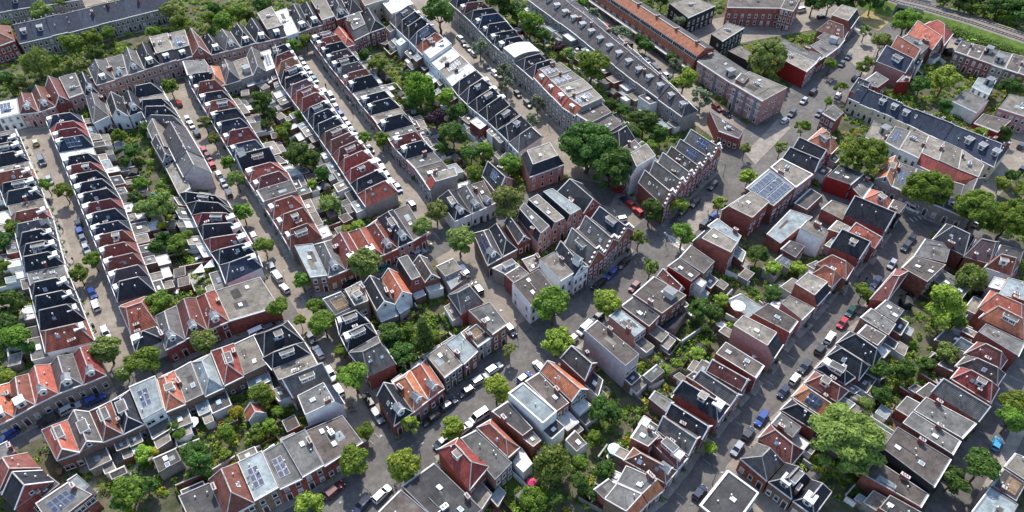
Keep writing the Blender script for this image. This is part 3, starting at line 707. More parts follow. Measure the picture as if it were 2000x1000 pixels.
# middle left terraces
ROW("third terrace from left", "top", 4.6, "hK:d hK hR:cd hK:c hR:cs hK:cs hB:cs*1.3", [(442, 392), (472, 445), (497, 487), (511, 522)], [(352, 378), (372, 410), (405, 482), (428, 512), (443, 553)], garden=9, wall='4')
QUADS("grey chapel like block", "top", [("rS:5s", 6.2, [(318, 262), (332, 290), (379, 279), (362, 250)]), ("rS:5ss", 6.7, [(332, 290), (345, 316), (396, 308), (379, 279)]), ("rG:5s", 6.3, [(345, 316), (360, 345), (412, 338), (396, 308)]), ("gS:s", 5.6, [(296, 280), (322, 270), (338, 306), (318, 318)]), ("gT", 5, [(287, 250), (318, 240), (338, 290), (312, 304)]), ("fT", 4.5, [(322, 326), (346, 312), (372, 366), (350, 382)])], front='cd', wall='3')
ROW("dark terrace above chapel block", "top", 5, "hK:s fT hK hK hG:s", [(311, 168), (362, 250)], [(260, 180), (292, 246)], garden=4, wall='3')
ROW("fourth terrace from left", "top", 4.7, "fF*1.6+1.5 hK:c hR:cs hK:c hR:cd hK:c hB:c hR:cs hB:c*1.2 gK:cd hR:cs hN:c fD:D*.9+2 hR:c hR:cd hR:cd", [(360, 127), (375, 170), (417, 240), (457, 307), (508, 387), (558, 467), (569, 487)],
    [(402, 124), (435, 170), (472, 222), (522, 300), (557, 332), (600, 415), (628, 464)], garden=8, wall='3')
ROW("fifth terrace from left", "top", 4.8, "hK:c hN:c hO:cs hK:cd hK:c hP:c hR:cd hR:cs hK:cd hK:cs hK:c hN:cd hN:c hN:cd hR:c hR:cd hK:cs hR:css*1.2", [(566, 92), (597, 145), (640, 197), (675, 250), (725, 302), (757, 352), (776, 376)],
    [(530, 108), (550, 165), (592, 222), (627, 272), (660, 320), (697, 377), (716, 404)], garden=8, wall='3')
ROW("sixth terrace from left", "top", 5.4, "hK:cd hR:c hK:c hP:c fK*.01~5 hK:cd hG:c hR:cs hK:c fF:D hK:c hK:cs fT:s hK:c fF:ss hR:c hK:c fF:s fU:ss*1.5 mR*.7", [(607, 77), (640, 122), (675, 165), (730, 232), (777, 295), (815, 332), (842, 372)],
    [(652, 66), (685, 102), (740, 167), (795, 225), (830, 280), (887, 337), (894, 357)], garden=8, wall='1')
ROW("seventh terrace from left", "top", 6.2, "hG:cd hK:cv hK:c hB:vc hR:d fW+1 fW*1.2 fT:v fW hK:s*1.1 hK:cd hK:cd hK:c hK:ds hK:d*1.2 hG:s", [(803, 14), (847, 57), (897, 107), (947, 155), (997, 210), (1058, 267)],
    [(762, 42), (812, 92), (860, 140), (902, 195), (957, 240), (1014, 297)], garden=9, wall='4')
ONE("pale corner house with tan flat top and black mansard skirt beside the big tree", "MK:8s", 6.5, [(1034, 345), (1102, 320), (1077, 283), (1018, 304)], name='corner_house', wall='8')
ROW("eighth terrace from left", "top", 7.4, "hK hN:c hK hB:c hK:c hK:cs hK:c bW*1.2+2 hK hK:s mR:c3v+1 mR:c3v+1 mR:c3+1 mR:c3v+1 fU:s+1.5 fU:s+1 hK*1.2 fU:s mK:4",
    [(878, 4), (925, 47), (975, 97), (1037, 150), (1100, 215), (1150, 246), (1207, 280), (1232, 345)], [(925, 2), (982, 35), (1022, 82), (1062, 117), (1142, 177), (1207, 240), (1257, 290), (1278, 318)], garden=8, wall='3')
ROW("long grey slate terrace", "top", 6.4, " ".join(["rS:E"]*15+["rS:Ee"]), [(1100, -22), (1150, 22), (1207, 72), (1280, 137), (1362, 217)], [(1030, -2), (1115, 60), (1197, 125), (1265, 177), (1333, 228)], garden=8, wall='3')
# top left
ROW("top left slate block", "left", 6.4, "rB:E rB:E rB:D rB:D rB:D rB:D rB:D rB:D rB:D rB:D", [(38, 84), (122, 66), (230, 38), (335, 12)], [(30, 50), (112, 33), (220, 6), (318, -14)], garden=8, wall='3')
ROW("far top left block", "left", 6.4, "rB rB:E rB rB:E", [(-40, 30), (160, -2)], [(-45, 8), (150, -25)], wall='3', pave=0)
ONE("red hipped brick house at the left edge of the top", "pN:1", 7.5, [(-28, 98), (28, 78), (20, 50), (-30, 62)], wall='8')
ROW("ornate top terrace", "left", 6.6, "hG:cs fF:c hG:cs hK:c mK:c mK:cv gN:1 hK:c hG:c hK:cs hK:c mK:c fW:4 hK:c hK:cs fT:1+2", [(187, 166), (224, 155), (250, 146), (282, 136), (314, 126), (345, 117), (376, 108), (412, 107), (440, 100), (470, 93), (500, 84), (530, 78), (560, 71), (583, 63), (607, 54), (630, 48), (655, 40)],
    [(172, 133), (207, 116), (240, 107), (266, 100), (297, 86), (332, 78), (365, 70), (392, 75), (420, 74), (450, 63), (478, 54), (506, 38), (533, 25), (560, 16), (585, 12), (608, 7), (632, -3)], garden=7, wall='8')
ROW("dark top houses", "left", 8, "hK:ci hK:s", [(657, 38), (682, 29), (708, 21)], [(634, -5), (660, -14), (690, -22)], pave=0)
ONE("large grey mansard house with flat top and many roof lights", "MG:ss1", 6.8, [(692, 78), (722, 63), (706, 26), (671, 42)], name='mansard_house')
ONE("pyramid slate house beside the large grey mansard house", "pK:s1", 6.8, [(723, 63), (752, 53), (727, 20), (707, 26)])
ONE("orange hipped house behind the large grey mansard house", "pO", 4.8, [(672, 93), (694, 86), (668, 54), (652, 63)])
ONE("cream three storey house at the top edge", "fT:7", 9, [(712, 12), (760, -4), (752, -22), (700, -8)], wall='7')
ONE("cream flat house with bright white roof at the top", "fW:7w", 7.5, [(765, 28), (808, 10), (785, -18), (748, 8)], wall='7')
ROW("red roofed upper left terrace", "left", 5.6, "fW:v4 hN:ci hN:ci gN:1 fF:ss+1 hK:ci", [(-5, 232), (38, 222), (76, 218), (108, 207), (137, 196), (165, 186), (193, 181)], [(-10, 200), (33, 192), (62, 182), (88, 170), (117, 156), (150, 147), (180, 150)], garden=6, wall='8')
QUADS("white gabled trio upper left", "left", [("hG:4s", 5.5, [(182, 241), (213, 226), (200, 187), (168, 191)]), ("gK:4", 5.2, [(218, 228), (250, 226), (238, 190), (208, 198)]), ("hK:ci4", 5.2, [(252, 226), (280, 216), (268, 183), (240, 188)])])
ROW("garden side of ornate terrace", "left", 5.2, "hO:d hG:d fT:s gG:s fW:v hK:d", [(398, 142), (428, 130), (455, 121), (482, 112), (508, 102), (528, 96), (548, 90)], [(416, 173), (440, 165), (470, 156), (494, 148), (520, 139), (540, 131), (556, 118)], pave=0, garden=5, wall='3')
# middle
ROW("orange roofed middle terrace", "left", 5.4, "fL:s+1 hG:ci hN:c hO:c hN:ci hK:cisd fU:s", [(606, 545), (640, 541), (676, 527), (712, 510), (748, 496), (777, 483), (807, 470), (832, 455)], [(576, 484), (612, 480), (648, 470), (680, 455), (716, 444), (738, 428), (768, 411), (797, 399)], garden=5)
QUADS("white gable ended row", "left", [("fD:t4", 6, [(630, 585), (667, 570), (691, 600), (655, 617)]), ("mK:d", 5.4, [(672, 571), (705, 553), (722, 600), (696, 610)]), ("gK:4k", 4.8, [(709, 557), (742, 547), (771, 594), (735, 607)]),
    ("gO:4k", 4.8, [(746, 545), (777, 534), (804, 574), (772, 593)]), ("qF:1", 5.2, [(774, 521), (804, 510), (829, 550), (800, 562)]), ("gU:1k", 5, [(806, 516), (836, 505), (859, 542), (829, 551)]), ("fT", 6, [(852, 522), (886, 506), (902, 527), (870, 542)]),
    ("fL", 5, [(870, 546), (897, 530), (911, 543), (881, 566)]), ("hG:st", 5.4, [(912, 556), (943, 592), (903, 614), (877, 576)])], garden=4)
QUADS("brick shop row", "right", [("fF:s1", 8.5, [(990, 632), (961, 652), (914, 606), (957, 589)]), ("fD:t", 6.4, [(961, 657), (932, 677), (908, 648), (931, 631)]), ("fL", 6.2, [(933, 685), (905, 711), (870, 671), (898, 651)]), ("fT:s", 6.4, [(903, 711), (867, 738), (832, 696), (868, 671)]),
    ("hO:ci", 5, [(867, 756), (836, 779), (803, 724), (832, 704)]), ("hO:ci", 5, [(836, 779), (806, 803), (770, 748), (802, 724)]), ("hK:cisk", 5, [(806, 803), (768, 830), (737, 775), (770, 752)])], garden=5)
QUADS("slate trio beside green courtyard", "top", [("hK:cd", 5, [(657, 622), (666, 655), (722, 634), (698, 606)]), ("hK:cd", 5, [(667, 656), (681, 685), (735, 656), (722, 632)]), ("hG:1ss", 5.2, [(683, 687), (721, 736), (772, 712), (736, 657)])], garden=4)
QUADS("white cottage row", "left", [("hK:cid4", 5.2, [(887, 431), (920, 416), (890, 372), (855, 388)]), ("hG:cis4", 5.2, [(921, 416), (945, 406), (919, 360), (892, 371)]), ("fU:cs4", 5.6, [(946, 406), (968, 395), (945, 352), (920, 360)]),
    ("gK:v8", 5.4, [(971, 381), (1001, 350), (966, 326), (942, 345)])], garden=3)
ROW("gambrel brick row", "left", 5.4, "qF:s8 qT:ss8 qL:8 gK:1", [(1050, 474), (1077, 451), (1106, 437), (1138, 418), (1173, 400)], [(1012, 426), (1027, 408), (1056, 391), (1084, 381), (1140, 361)], pave=0, garden=3)
QUADS("dark gables by gambrel row", "left", [("hS:civ", 4.6, [(951, 518), (980, 502), (954, 450), (925, 458)]), ("hK:s", 4.6, [(981, 501), (1010, 486), (977, 441), (955, 449)]), ("gS:1", 4.4, [(1011, 477), (1036, 467), (1003, 426), (985, 435)])])
ROW("lower stepped gable row", "left", 6.8, "sG:d1 sG:ss1 sB:1d", [(1150, 520), (1180, 498), (1208, 470), (1237, 450)], [(1102, 482), (1130, 450), (1155, 428), (1185, 412)], garden=3)
ROW("upper stepped gable row", "left", 6.8, "sU:ss1 sG:s1 sG:1 sU:s1 sG:v1 sG:vs1", [(1297, 405), (1318, 382), (1337, 362), (1354, 346), (1370, 330), (1388, 314), (1408, 297)], [(1247, 358), (1268, 342), (1284, 322), (1301, 305), (1318, 294), (1335, 280), (1358, 264)], garden=3)
QUADS("white main street corner", "right", [("gK:ci4", 8, [(1149, 521), (1121, 541), (1086, 489), (1104, 478)]), ("fT:4", 9, [(1120, 533), (1094, 549), (1053, 508), (1082, 492)]), ("fU:ss4y", 8, [(1084, 566), (1036, 598), (1000, 555), (1052, 526)])])
QUADS("narrow grey roofs behind corner", "left", [("fT:d", 5, [(962, 524), (1000, 506), (1015, 517), (985, 535)]), ("fU:1", 6, [(986, 537), (1016, 519), (1034, 534), (1003, 553)]), ("fT:s", 5.5, [(1019, 508), (1051, 496), (1053, 522), (1035, 532)])])
# right of the main street
QUADS("right side of main street", "top", [
    ("pO:d", 6, [(1575, 278), (1607, 250), (1637, 285), (1622, 300)]), ("gK", 7, [(1545, 297), (1566, 279), (1616, 303), (1596, 322)]), ("gK", 7.5, [(1528, 311), (1550, 296), (1600, 318), (1590, 336)]),
    ("fT:w", 8, [(1505, 328), (1526, 311), (1588, 342), (1554, 368)]), ("fL:V1", 8.5, [(1457, 368), (1503, 330), (1552, 367), (1511, 403)]), ("mK:s", 6, [(1411, 411), (1456, 381), (1498, 407), (1465, 438)]),
    ("fL", 6, [(1382, 443), (1402, 428), (1448, 462), (1435, 486)]), ("mK:s", 6, [(1354, 473), (1378, 452), (1436, 487), (1423, 507)]), ("fU", 7, [(1327, 505), (1350, 480), (1396, 512), (1374, 536)]), ("fU:ss9", 7, [(1304, 521), (1326, 505), (1368, 535), (1350, 551)]),
    ("gN", 5, [(1284, 541), (1303, 530), (1336, 564), (1322, 573)]), ("fU:s", 7.5, [(1237, 576), (1278, 540), (1341, 577), (1293, 613)]), ("fD:s", 6.5, [(1213, 598), (1237, 580), (1290, 616), (1268, 638)]), ("fL", 6, [(1190, 618), (1211, 602), (1262, 641), (1240, 658)]),
    ("fU:5", 10, [(1142, 647), (1168, 626), (1249, 692), (1222, 716)]), ("gD", 5.5, [(1095, 701), (1136, 684), (1165, 708), (1141, 743)]), ("gO:s", 6.5, [(1055, 727), (1084, 710), (1148, 760), (1115, 784)]),
    ("fU:s1", 7, [(1026, 746), (1054, 728), (1112, 787), (1087, 805)]), ("fL:4w", 10, [(993, 769), (1022, 748), (1088, 804), (1060, 828)]), ("fD:1", 6.5, [(961, 806), (993, 785), (1041, 838), (1021, 853)]), ("hO:s", 5.5, [(932, 838), (961, 821), (1014, 872), (990, 893)]),
    ("fF", 6, [(900, 858), (931, 842), (1001, 905), (967, 940)]), ("hR:d1", 6, [(856, 881), (897, 857), (953, 910), (915, 956)]), ("fD:ss", 6, [(785, 951), (849, 905), (943, 995), (880, 1045)]), ("fU:1", 6, [(740, 1000), (784, 956), (850, 1012), (810, 1050)])], garden=7, pave=2.2)
QUADS("left of shaded street", "top", [
    ("gK:1", 6, [(1650, 420), (1672, 392), (1746, 424), (1727, 452)]), ("gO", 5.5, [(1653, 458), (1680, 442), (1722, 470), (1707, 485)]), ("gK:d", 6, [(1622, 483), (1650, 457), (1700, 481), (1677, 506)]), ("hO:s", 5, [(1595, 517), (1620, 502), (1666, 521), (1650, 546)]),
    ("hO", 5, [(1585, 538), (1607, 524), (1642, 540), (1622, 562)]), ("mK~1", 6, [(1550, 561), (1575, 540), (1622, 563), (1597, 590)]), ("fT", 6, [(1525, 593), (1542, 577), (1590, 601), (1565, 625)]), ("fU:s1", 7, [(1470, 613), (1500, 592), (1558, 627), (1541, 650)]),
    ("mK:s", 5.5, [(1428, 649), (1447, 630), (1528, 672), (1510, 699)]), ("fU:ss", 6, [(1397, 691), (1417, 668), (1492, 714), (1475, 739)]), ("gN", 5.5, [(1380, 726), (1397, 703), (1464, 742), (1446, 763)]), ("gG", 5.5, [(1354, 743), (1378, 726), (1448, 770), (1425, 792)]),
    ("hK:ckd1", 5.5, [(1317, 768), (1345, 748), (1424, 791), (1400, 823)]), ("gK:1", 5.5, [(1301, 811), (1318, 786), (1390, 830), (1370, 857)]), ("gG", 5.5, [(1283, 843), (1302, 815), (1366, 853), (1343, 890)]), ("hN:cd", 5.2, [(1272, 865), (1284, 844), (1342, 891), (1322, 915)]),
    ("hN:ciss", 5.2, [(1220, 902), (1240, 876), (1320, 918), (1298, 945)]), ("mO:s~1.5", 5.5, [(1204, 948), (1222, 915), (1297, 948), (1265, 975)]), ("mO~1.5", 5.5, [(1180, 980), (1204, 950), (1264, 976), (1232, 1010)]),], front='cd', garden=6, pave=1.5)
ONE("brick flat roofed house behind the shaded street", "fF:s1", 7, [(1232, 856), (1252, 826), (1288, 852), (1266, 873)])
ONE("grey flat rooftop annex behind the orange mansard houses", "fF", 4, [(1160, 957), (1190, 935), (1220, 965), (1200, 995)])
QUADS("right of shaded street", "top", [
    ("fF", 6, [(1786, 500), (1808, 467), (1858, 478), (1848, 514)]), ("fU:ss1", 7, [(1762, 523), (1786, 500), (1848, 517), (1811, 551)]), ("hN", 6, [(1701, 585), (1752, 525), (1776, 527), (1730, 588)]), ("fF:ss", 6, [(1709, 606), (1731, 587), (1766, 607), (1748, 631)]),
    ("fF", 6, [(1680, 622), (1702, 603), (1750, 634), (1735, 656)]), ("fU:1", 6.4, [(1675, 652), (1693, 634), (1732, 656), (1714, 676)]), ("hK", 5.4, [(1634, 673), (1662, 648), (1720, 694), (1702, 716)]), ("hK:s", 5.2, [(1612, 700), (1636, 677), (1696, 714), (1675, 741)]),
    ("hK:cd", 5.2, [(1592, 723), (1614, 702), (1668, 736), (1647, 751)]), ("hN:d", 5.2, [(1572, 750), (1594, 726), (1655, 762), (1632, 785)]), ("hO:v", 5.4, [(1547, 778), (1571, 752), (1636, 798), (1611, 820)]), ("hK", 5.2, [(1525, 803), (1549, 780), (1606, 820), (1592, 843)]),
    ("fF", 6, [(1507, 828), (1526, 806), (1566, 834), (1548, 856)]), ("hN:s", 5.2, [(1482, 858), (1507, 830), (1568, 878), (1541, 910)])], garden=6, pave=1.6)
QUADS("slate row above parapet roof", "left", [("hG", 5, [(1500, 938), (1447, 894), (1476, 866), (1530, 906)]), ("hK:ccd2", 5, [(1548, 974), (1502, 940), (1532, 906), (1582, 938)]), ("hK:c2", 5, [(1592, 1006), (1550, 976), (1584, 938), (1624, 962)])])
ONE("dark flat roof with broad white parapet in the foreground", "fD:sw2", 6, [(1367, 988), (1422, 919), (1482, 963), (1428, 1038)], name='corner_building')
QUADS("dark hips by right trees", "left", [("hK:s", 5.5, [(1822, 470), (1850, 438), (1902, 462), (1880, 500)]), ("hP:ci", 5.5, [(1884, 502), (1908, 462), (1950, 470), (1930, 515)]), ("fD:s", 5.5, [(1934, 522), (1955, 478), (2000, 490), (1985, 535)])], garden=0)
QUADS("right edge red roofed row", "top", [("hR:d4", 5.5, [(1924, 524), (1942, 503), (1990, 512), (1972, 540)]), ("fL:1", 6.5, [(1950, 575), (1968, 542), (2020, 556), (2010, 590)]),
    ("hO", 6, [(1911, 604), (1937, 568), (2015, 602), (1992, 642)]), ("hO:sd", 6, [(1914, 622), (1940, 598), (2015, 640), (1998, 662)]), ("fF:1", 7, [(1910, 648), (1925, 632), (2002, 668), (1988, 696)]),
    ("hN:s", 5.5, [(1885, 692), (1912, 668), (1966, 700), (1950, 722)]), ("hU:s", 5.2, [(1868, 716), (1890, 694), (1962, 728), (1946, 752)]), ("hR:sd", 5.2, [(1858, 742), (1878, 718), (1949, 756), (1932, 787)]),
    ("gG", 6, [(1820, 767), (1847, 744), (1931, 794), (1910, 823)]), ("fF", 6, [(1783, 802), (1808, 775), (1906, 827), (1878, 857)]), ("fF:s", 6, [(1762, 826), (1782, 803), (1876, 861), (1860, 888)]), ("fU:ss6", 7.5, [(1722, 876), (1752, 834), (1856, 897), (1823, 952)]),
    ("fU", 5, [(1685, 926), (1711, 896), (1814, 964), (1798, 990)]), ("fD:ss", 4.5, [(1716, 992), (1738, 966), (1800, 1000), (1776, 1030)])], front='cd', garden=6)
QUADS("bottom right corner roofs", "top", [("fT", 5, [(1962, 912), (1985, 885), (2030, 905), (2005, 940)]), ("fD:t", 5, [(1938, 950), (1960, 915), (2005, 945), (1985, 980)]), ("fL", 5.5, [(1900, 1000), (1936, 952), (1990, 985), (1960, 1040)])], front='ab')
# courtyard behind main street
ONE("dark low workshop roof behind the main street", "fD:n", 3.4, [(1552, 397), (1584, 368), (1606, 382), (1576, 410)], name='workshop')
ONE("tan low workshop roof behind the main street", "fT:n", 3.6, [(1604, 410), (1625, 392), (1664, 406), (1647, 432)], name='workshop')
ONE("pale boarded flat roof with blue crates at its end", "fL:n", 4, [(1498, 458), (1545, 410), (1588, 424), (1524, 476)], name='workshop')
ONE("white house with tan flat roof standing alone behind workshops", "fT:4", 8, [(1562, 447), (1577, 431), (1618, 455), (1606, 468)], name='courtyard_house', wall='4')
ONE("tan flat annex beside the lone white house", "fT", 5, [(1618, 448), (1636, 430), (1662, 443), (1650, 458)])
ONE("dark low roof below the lone white house", "fD", 4, [(1525, 488), (1544, 471), (1572, 482), (1554, 505)])
ONE("red house with dark roof and white windows in the courtyard", "fD:ss9", 5.5, [(1660, 362), (1686, 340), (1640, 322), (1614, 346)], wall='9')
ONE("red house with white rooftop fans in the courtyard", "fF:9", 4.5, [(1684, 388), (1706, 358), (1684, 346), (1664, 366)], wall='9')
ONE("orange hipped house above the grey gabled brick house", "pO:d", 4.8, [(1687, 391), (1702, 371), (1742, 394), (1726, 416)])
ONE("dark flat corner house at the end of the shaded street", "fU:6", 6, [(1732, 412), (1746, 390), (1771, 400), (1757, 418)], wall='6')
# upper right
QUADS("upper main street brick terrace", "top", [("mK:w", 6, [(1660, 56), (1677, 32), (1640, 22), (1621, 42)]), ("hN:ss", 5.5, [(1646, 78), (1656, 60), (1616, 45), (1596, 60)]), ("fF", 6, [(1637, 93), (1650, 77), (1612, 62), (1595, 73)]), ("fF", 5.5, [(1612, 112), (1636, 94), (1604, 78), (1582, 90)]),
    ("fU", 5.5, [(1593, 123), (1611, 110), (1560, 92), (1545, 104)]), ("fF:n", 7, [(1592, 124), (1602, 111), (1532, 79), (1522, 88)]), ("fT:9", 7.5, [(1574, 141), (1595, 122), (1530, 95), (1520, 113)])], wall='1')
_r, _P, _z = ONE("modern pink block with pale flat roof lower wing", "fF:s8y", 8, [(1438, 170), (1362, 120), (1395, 99), (1468, 146)], name='apartment_block', wall='8')
for _zz in (2.9, 5.4, 7.6):
    if _zz > _z-.4: continue
    _b = MB(); _d = _r['_d']; _b.strip(_P(.02, -.1/_d, _zz), _P(.98, -.1/_d, _zz), .26, .3, M_TRIM); _b.build('facade_band', _r)
for _u in (.2, .5, .8):
    _b = MB(); _c = _P(_u, -.12/_r['_d'], 0); _a = _P(0, 0); _e = _P(1, 0); _b.box((_c.x, _c.y, .1), 1.0, .3, _z-.3, M_LEAD, math.atan2(_e.y-_a.y, _e.x-_a.x)); _b.build('facade_pier', _r)
_r, _P, _z = ONE("modern pink block with pale flat roof taller wing", "fT:s8y", 11, [(1490, 198), (1430, 163), (1463, 140), (1538, 172)], name='apartment_block', wall='8')
for _zz in (2.9, 5.4, 7.6):
    if _zz > _z-.4: continue
    _b = MB(); _d = _r['_d']; _b.strip(_P(.02, -.1/_d, _zz), _P(.98, -.1/_d, _zz), .26, .3, M_TRIM); _b.build('facade_band', _r)
for _u in (.2, .5, .8):
    _b = MB(); _c = _P(_u, -.12/_r['_d'], 0); _a = _P(0, 0); _e = _P(1, 0); _b.box((_c.x, _c.y, .1), 1.0, .3, _z-.3, M_LEAD, math.atan2(_e.y-_a.y, _e.x-_a.x)); _b.build('facade_pier', _r)
ONE("red stair tower on the modern pink block", "fU:1n", 12.5, [(1437, 155), (1448, 143), (1464, 150), (1452, 163)], name='stair_tower', wall='1')
ONE("small dark red flat house beside the modern pink block", "fU:ss1", 5, [(1403, 255), (1444, 270), (1452, 258), (1385, 216)], wall='1')
ONE("black barn house with tan roof at the top", "fT:6y", 8, [(1343, 36), (1397, 12), (1352, -6), (1307, 8)], name='barn_house', wall='6')
ONE("black barn house with tan roof nearer the orange tree", "fT:6y", 7.5, [(1410, 81), (1453, 54), (1421, 44), (1389, 67)], name='barn_house', wall='6')
ONE("low black annex beside the orange tree", "fT:6", 4.5, [(1462, 121), (1471, 107), (1446, 90), (1422, 101)], wall='6')
ONE("red brick block at the top edge with dark window bands", "fU:1y", 9, [(1420, 14), (1528, 16), (1535, -10), (1425, -20)], name='apartment_block')
ONE("red brick end block beside the white van", "fU:1y", 10, [(1524, 16), (1550, 22), (1566, -6), (1540, -14)], name='apartment_block')
QUADS("red block near railway", "top", [("pR", 7, [(1799, 52), (1818, 42), (1861, 65), (1843, 88)]), ("gO", 7, [(1772, 68), (1798, 52), (1842, 84), (1820, 97)]), ("fF:2", 8, [(1755, 78), (1773, 68), (1820, 86), (1797, 108)]), ("gR:s", 7, [(1737, 99), (1754, 82), (1796, 108), (1780, 126)]),
    ("gB:8d", 7, [(1712, 121), (1736, 97), (1783, 126), (1767, 143)])], garden=4)
ONE("bright red rear annex of the pink gable house", "fN:9", 6, [(1752, 160), (1772, 140), (1788, 128), (1776, 160)], wall='9')
QUADS("tan flat pair below pink gable", "left", [("fF", 5, [(1682, 163), (1712, 141), (1736, 156), (1714, 172)]), ("gG", 5, [(1660, 178), (1682, 163), (1700, 172), (1684, 186)])])
ROW("far right brick terrace", "left", 6.5, "fU:s fU:s fF fF fU fU", [(1864, 100), (2015, 152)], [(1877, 80), (2030, 118)], garden=5, wall='1', pave=0)
ROW("long slate row upper right", "left", 5.6, "rB:ass rB rB:E rB:E rB:E rB:s rB:D rB:D rB:D rB:E rB:E rB:Ee", [(1657, 192), (1775, 243), (1850, 280), (1942, 326)], [(1676, 174), (1782, 222), (1862, 250), (1972, 288)], garden=5, wall='7')
ONE("grey flat hall with white walls upper right", "fF:4n", 4.5, [(1908, 221), (1860, 198), (1882, 177), (1931, 197)], name='hall', wall='4')
ONE("red and white box house upper right", "fL:4", 5.5, [(1932, 186), (1898, 170), (1910, 152), (1946, 158)])
ONE("grey roofed red brick hall at the right edge", "fT:ss8", 7, [(2010, 230), (1950, 211), (1972, 184), (2040, 198)], name='hall', wall='8')
ONE("low red hall below the grey roofed brick hall", "fU:9", 5, [(1950, 258), (1902, 240), (1920, 222), (1975, 236)], wall='9')
ONE("red corner house with flat roof above orange hip", "fF:1", 7, [(1632, 236), (1606, 221), (1626, 206), (1648, 220)])
ROW("red fronted white box row", "left", 5, "fT fF:v4+2 fT:4+2 mR:4 mR mR", [(1690, 268), (1724, 286), (1752, 302), (1790, 320), (1824, 336), (1862, 354), (1900, 366)], [(1706, 236), (1744, 256), (1774, 266), (1808, 278), (1838, 290), (1872, 306), (1914, 336)], pave=0, wall='4')
ROW("grey flats row", "left", 5, "gO:d fF:v fF:d fF fD:d hG", [(1710, 348), (1742, 364), (1774, 378), (1806, 392), (1842, 406), (1866, 416), (1888, 424)], [(1730, 314), (1756, 318), (1790, 330), (1826, 342), (1860, 354), (1884, 360), (1924, 348)], pave=1.4, wall='3')

# long red apartment block with a glazed strip under its ridge
def long_block():
    A, B2 = G(1085, -34), G(1349, 151); d = (B2-A); L = d.length; d.normalize(); n = Vector((-d.y, d.x, 0)); n = n if n.y > 0 else -n
    root = empty('apartment_block', (A+B2)/2); tag(root, 'long red tiled apartment block with glazed strip and chimneys, behind long slate terrace', 'apartment block')
    def Q(s, t, z): return A+d*s+n*t+Vector((0, 0, z))
    b = MB(); w1, w2 = WALL['2'], WALL['1']
    b.face([Q(0, .8, 0), Q(L, .8, 0), Q(L, .8, 3), Q(0, .8, 3)], w1); b.face([Q(0, 0, 3), Q(L, 0, 3), Q(L, 0, 4.6), Q(0, 0, 4.6)], w2); b.face([Q(0, 0, 3), Q(0, .8, 3), Q(L, .8, 3), Q(L, 0, 3)], w1)
    for s in (0, L): b.face([Q(s, .8, 0), Q(s, 9, 0), Q(s, 9, 9.4), Q(s, 4.6, 10.6), Q(s, 1.2, 8.4), Q(s, .6, 7), Q(s, 0, 4.6), Q(s, 0, 3), Q(s, .8, 3)], WALL['1'])
    b.face([Q(0, 9, 0), Q(L, 9, 0), Q(L, 9, 9.4), Q(0, 9, 9.4)], w2); b.build('wall', root)
    rt = tiles("brick_red_pantile", (140, 74, 54), (172, 100, 78), .75)
    b = MB(); b.face([Q(0, -.1, 4.6), Q(L+.1, -.1, 4.6), Q(L+.1, .6, 7), Q(0, .6, 7)], rt); b.face([Q(0, 1.1, 8.4), Q(L+.1, 1.1, 8.4), Q(L+.1, 4.6, 10.7), Q(0, 4.6, 10.7)], rt); b.strip(Q(0, 4.6, 10.7), Q(L, 4.6, 10.7), .4, .15, M_TRIM); b.build('roof', root)
    b = MB(); b.face([Q(0, 4.7, 10.6), Q(L, 4.7, 10.6), Q(L, 9.1, 9.4), Q(0, 9.1, 9.4)], ROOF['D']); b.build('rear_roof', root)
    k = 14
    for i in range(k):
        b = MB(); s0, s1 = L*i/k+.15, L*(i+1)/k-.15; b.face([Q(s0-.15, .62, 7), Q(s1+.15, .62, 7), Q(s1+.15, 1.12, 8.4), Q(s0-.15, 1.12, 8.4)], M_TRIM)
        m = 6
        for j in range(m):
            a, c = s0+(s1-s0)*j/m+.08, s0+(s1-s0)*(j+1)/m-.08; b.face([Q(a, .66, 7.22), Q(c, .66, 7.22), Q(c, 1.02, 8.22), Q(a, 1.02, 8.22)], M_GLASS)
        b.build('window_strip', root)
    b = MB(); b.strip(Q(0, -.7, 3.0), Q(L, -.7, 3.0), 1.5, .22, M_TRIM); b.build('gallery', root)
    b = MB(); b.strip(Q(0, -1.4, 3.9), Q(L, -1.4, 3.9), .1, .08, M_TRIM); b.build('gallery_rail', root)
    ya = math.atan2(d.y, d.x)
    for i in range(22):
        p = Q(L*(i+.5)/22, .79, 0)-root.location; inst('door' if i % 2 else 'window', DOOR if i % 2 else W_WIDE, root, (p.x, p.y, .05 if i % 2 else .7), ya)
        p = Q(L*(i+.5)/22, -.005, 3.2)-root.location; inst('window', W_WIDE, root, (p.x, p.y, 3.25), ya, (1, 1, .75))
    for i in range(8): p = Q(L*(i+.6)/8, 4.8, 10.4)-root.location; inst('chimney', CHIM[2], root, tuple(p), ya)
    for i in range(8):
        c = [Q(L*i/8, t, 0) for t in (0, 9)]+[Q(L*(i+1)/8, t, 0) for t in (9, 0)]; m = sum(c, Vector((0, 0, 0)))/4; HQUADS.append(([tuple(q[:2]) for q in c], m.x, m.y, 9))
long_block()

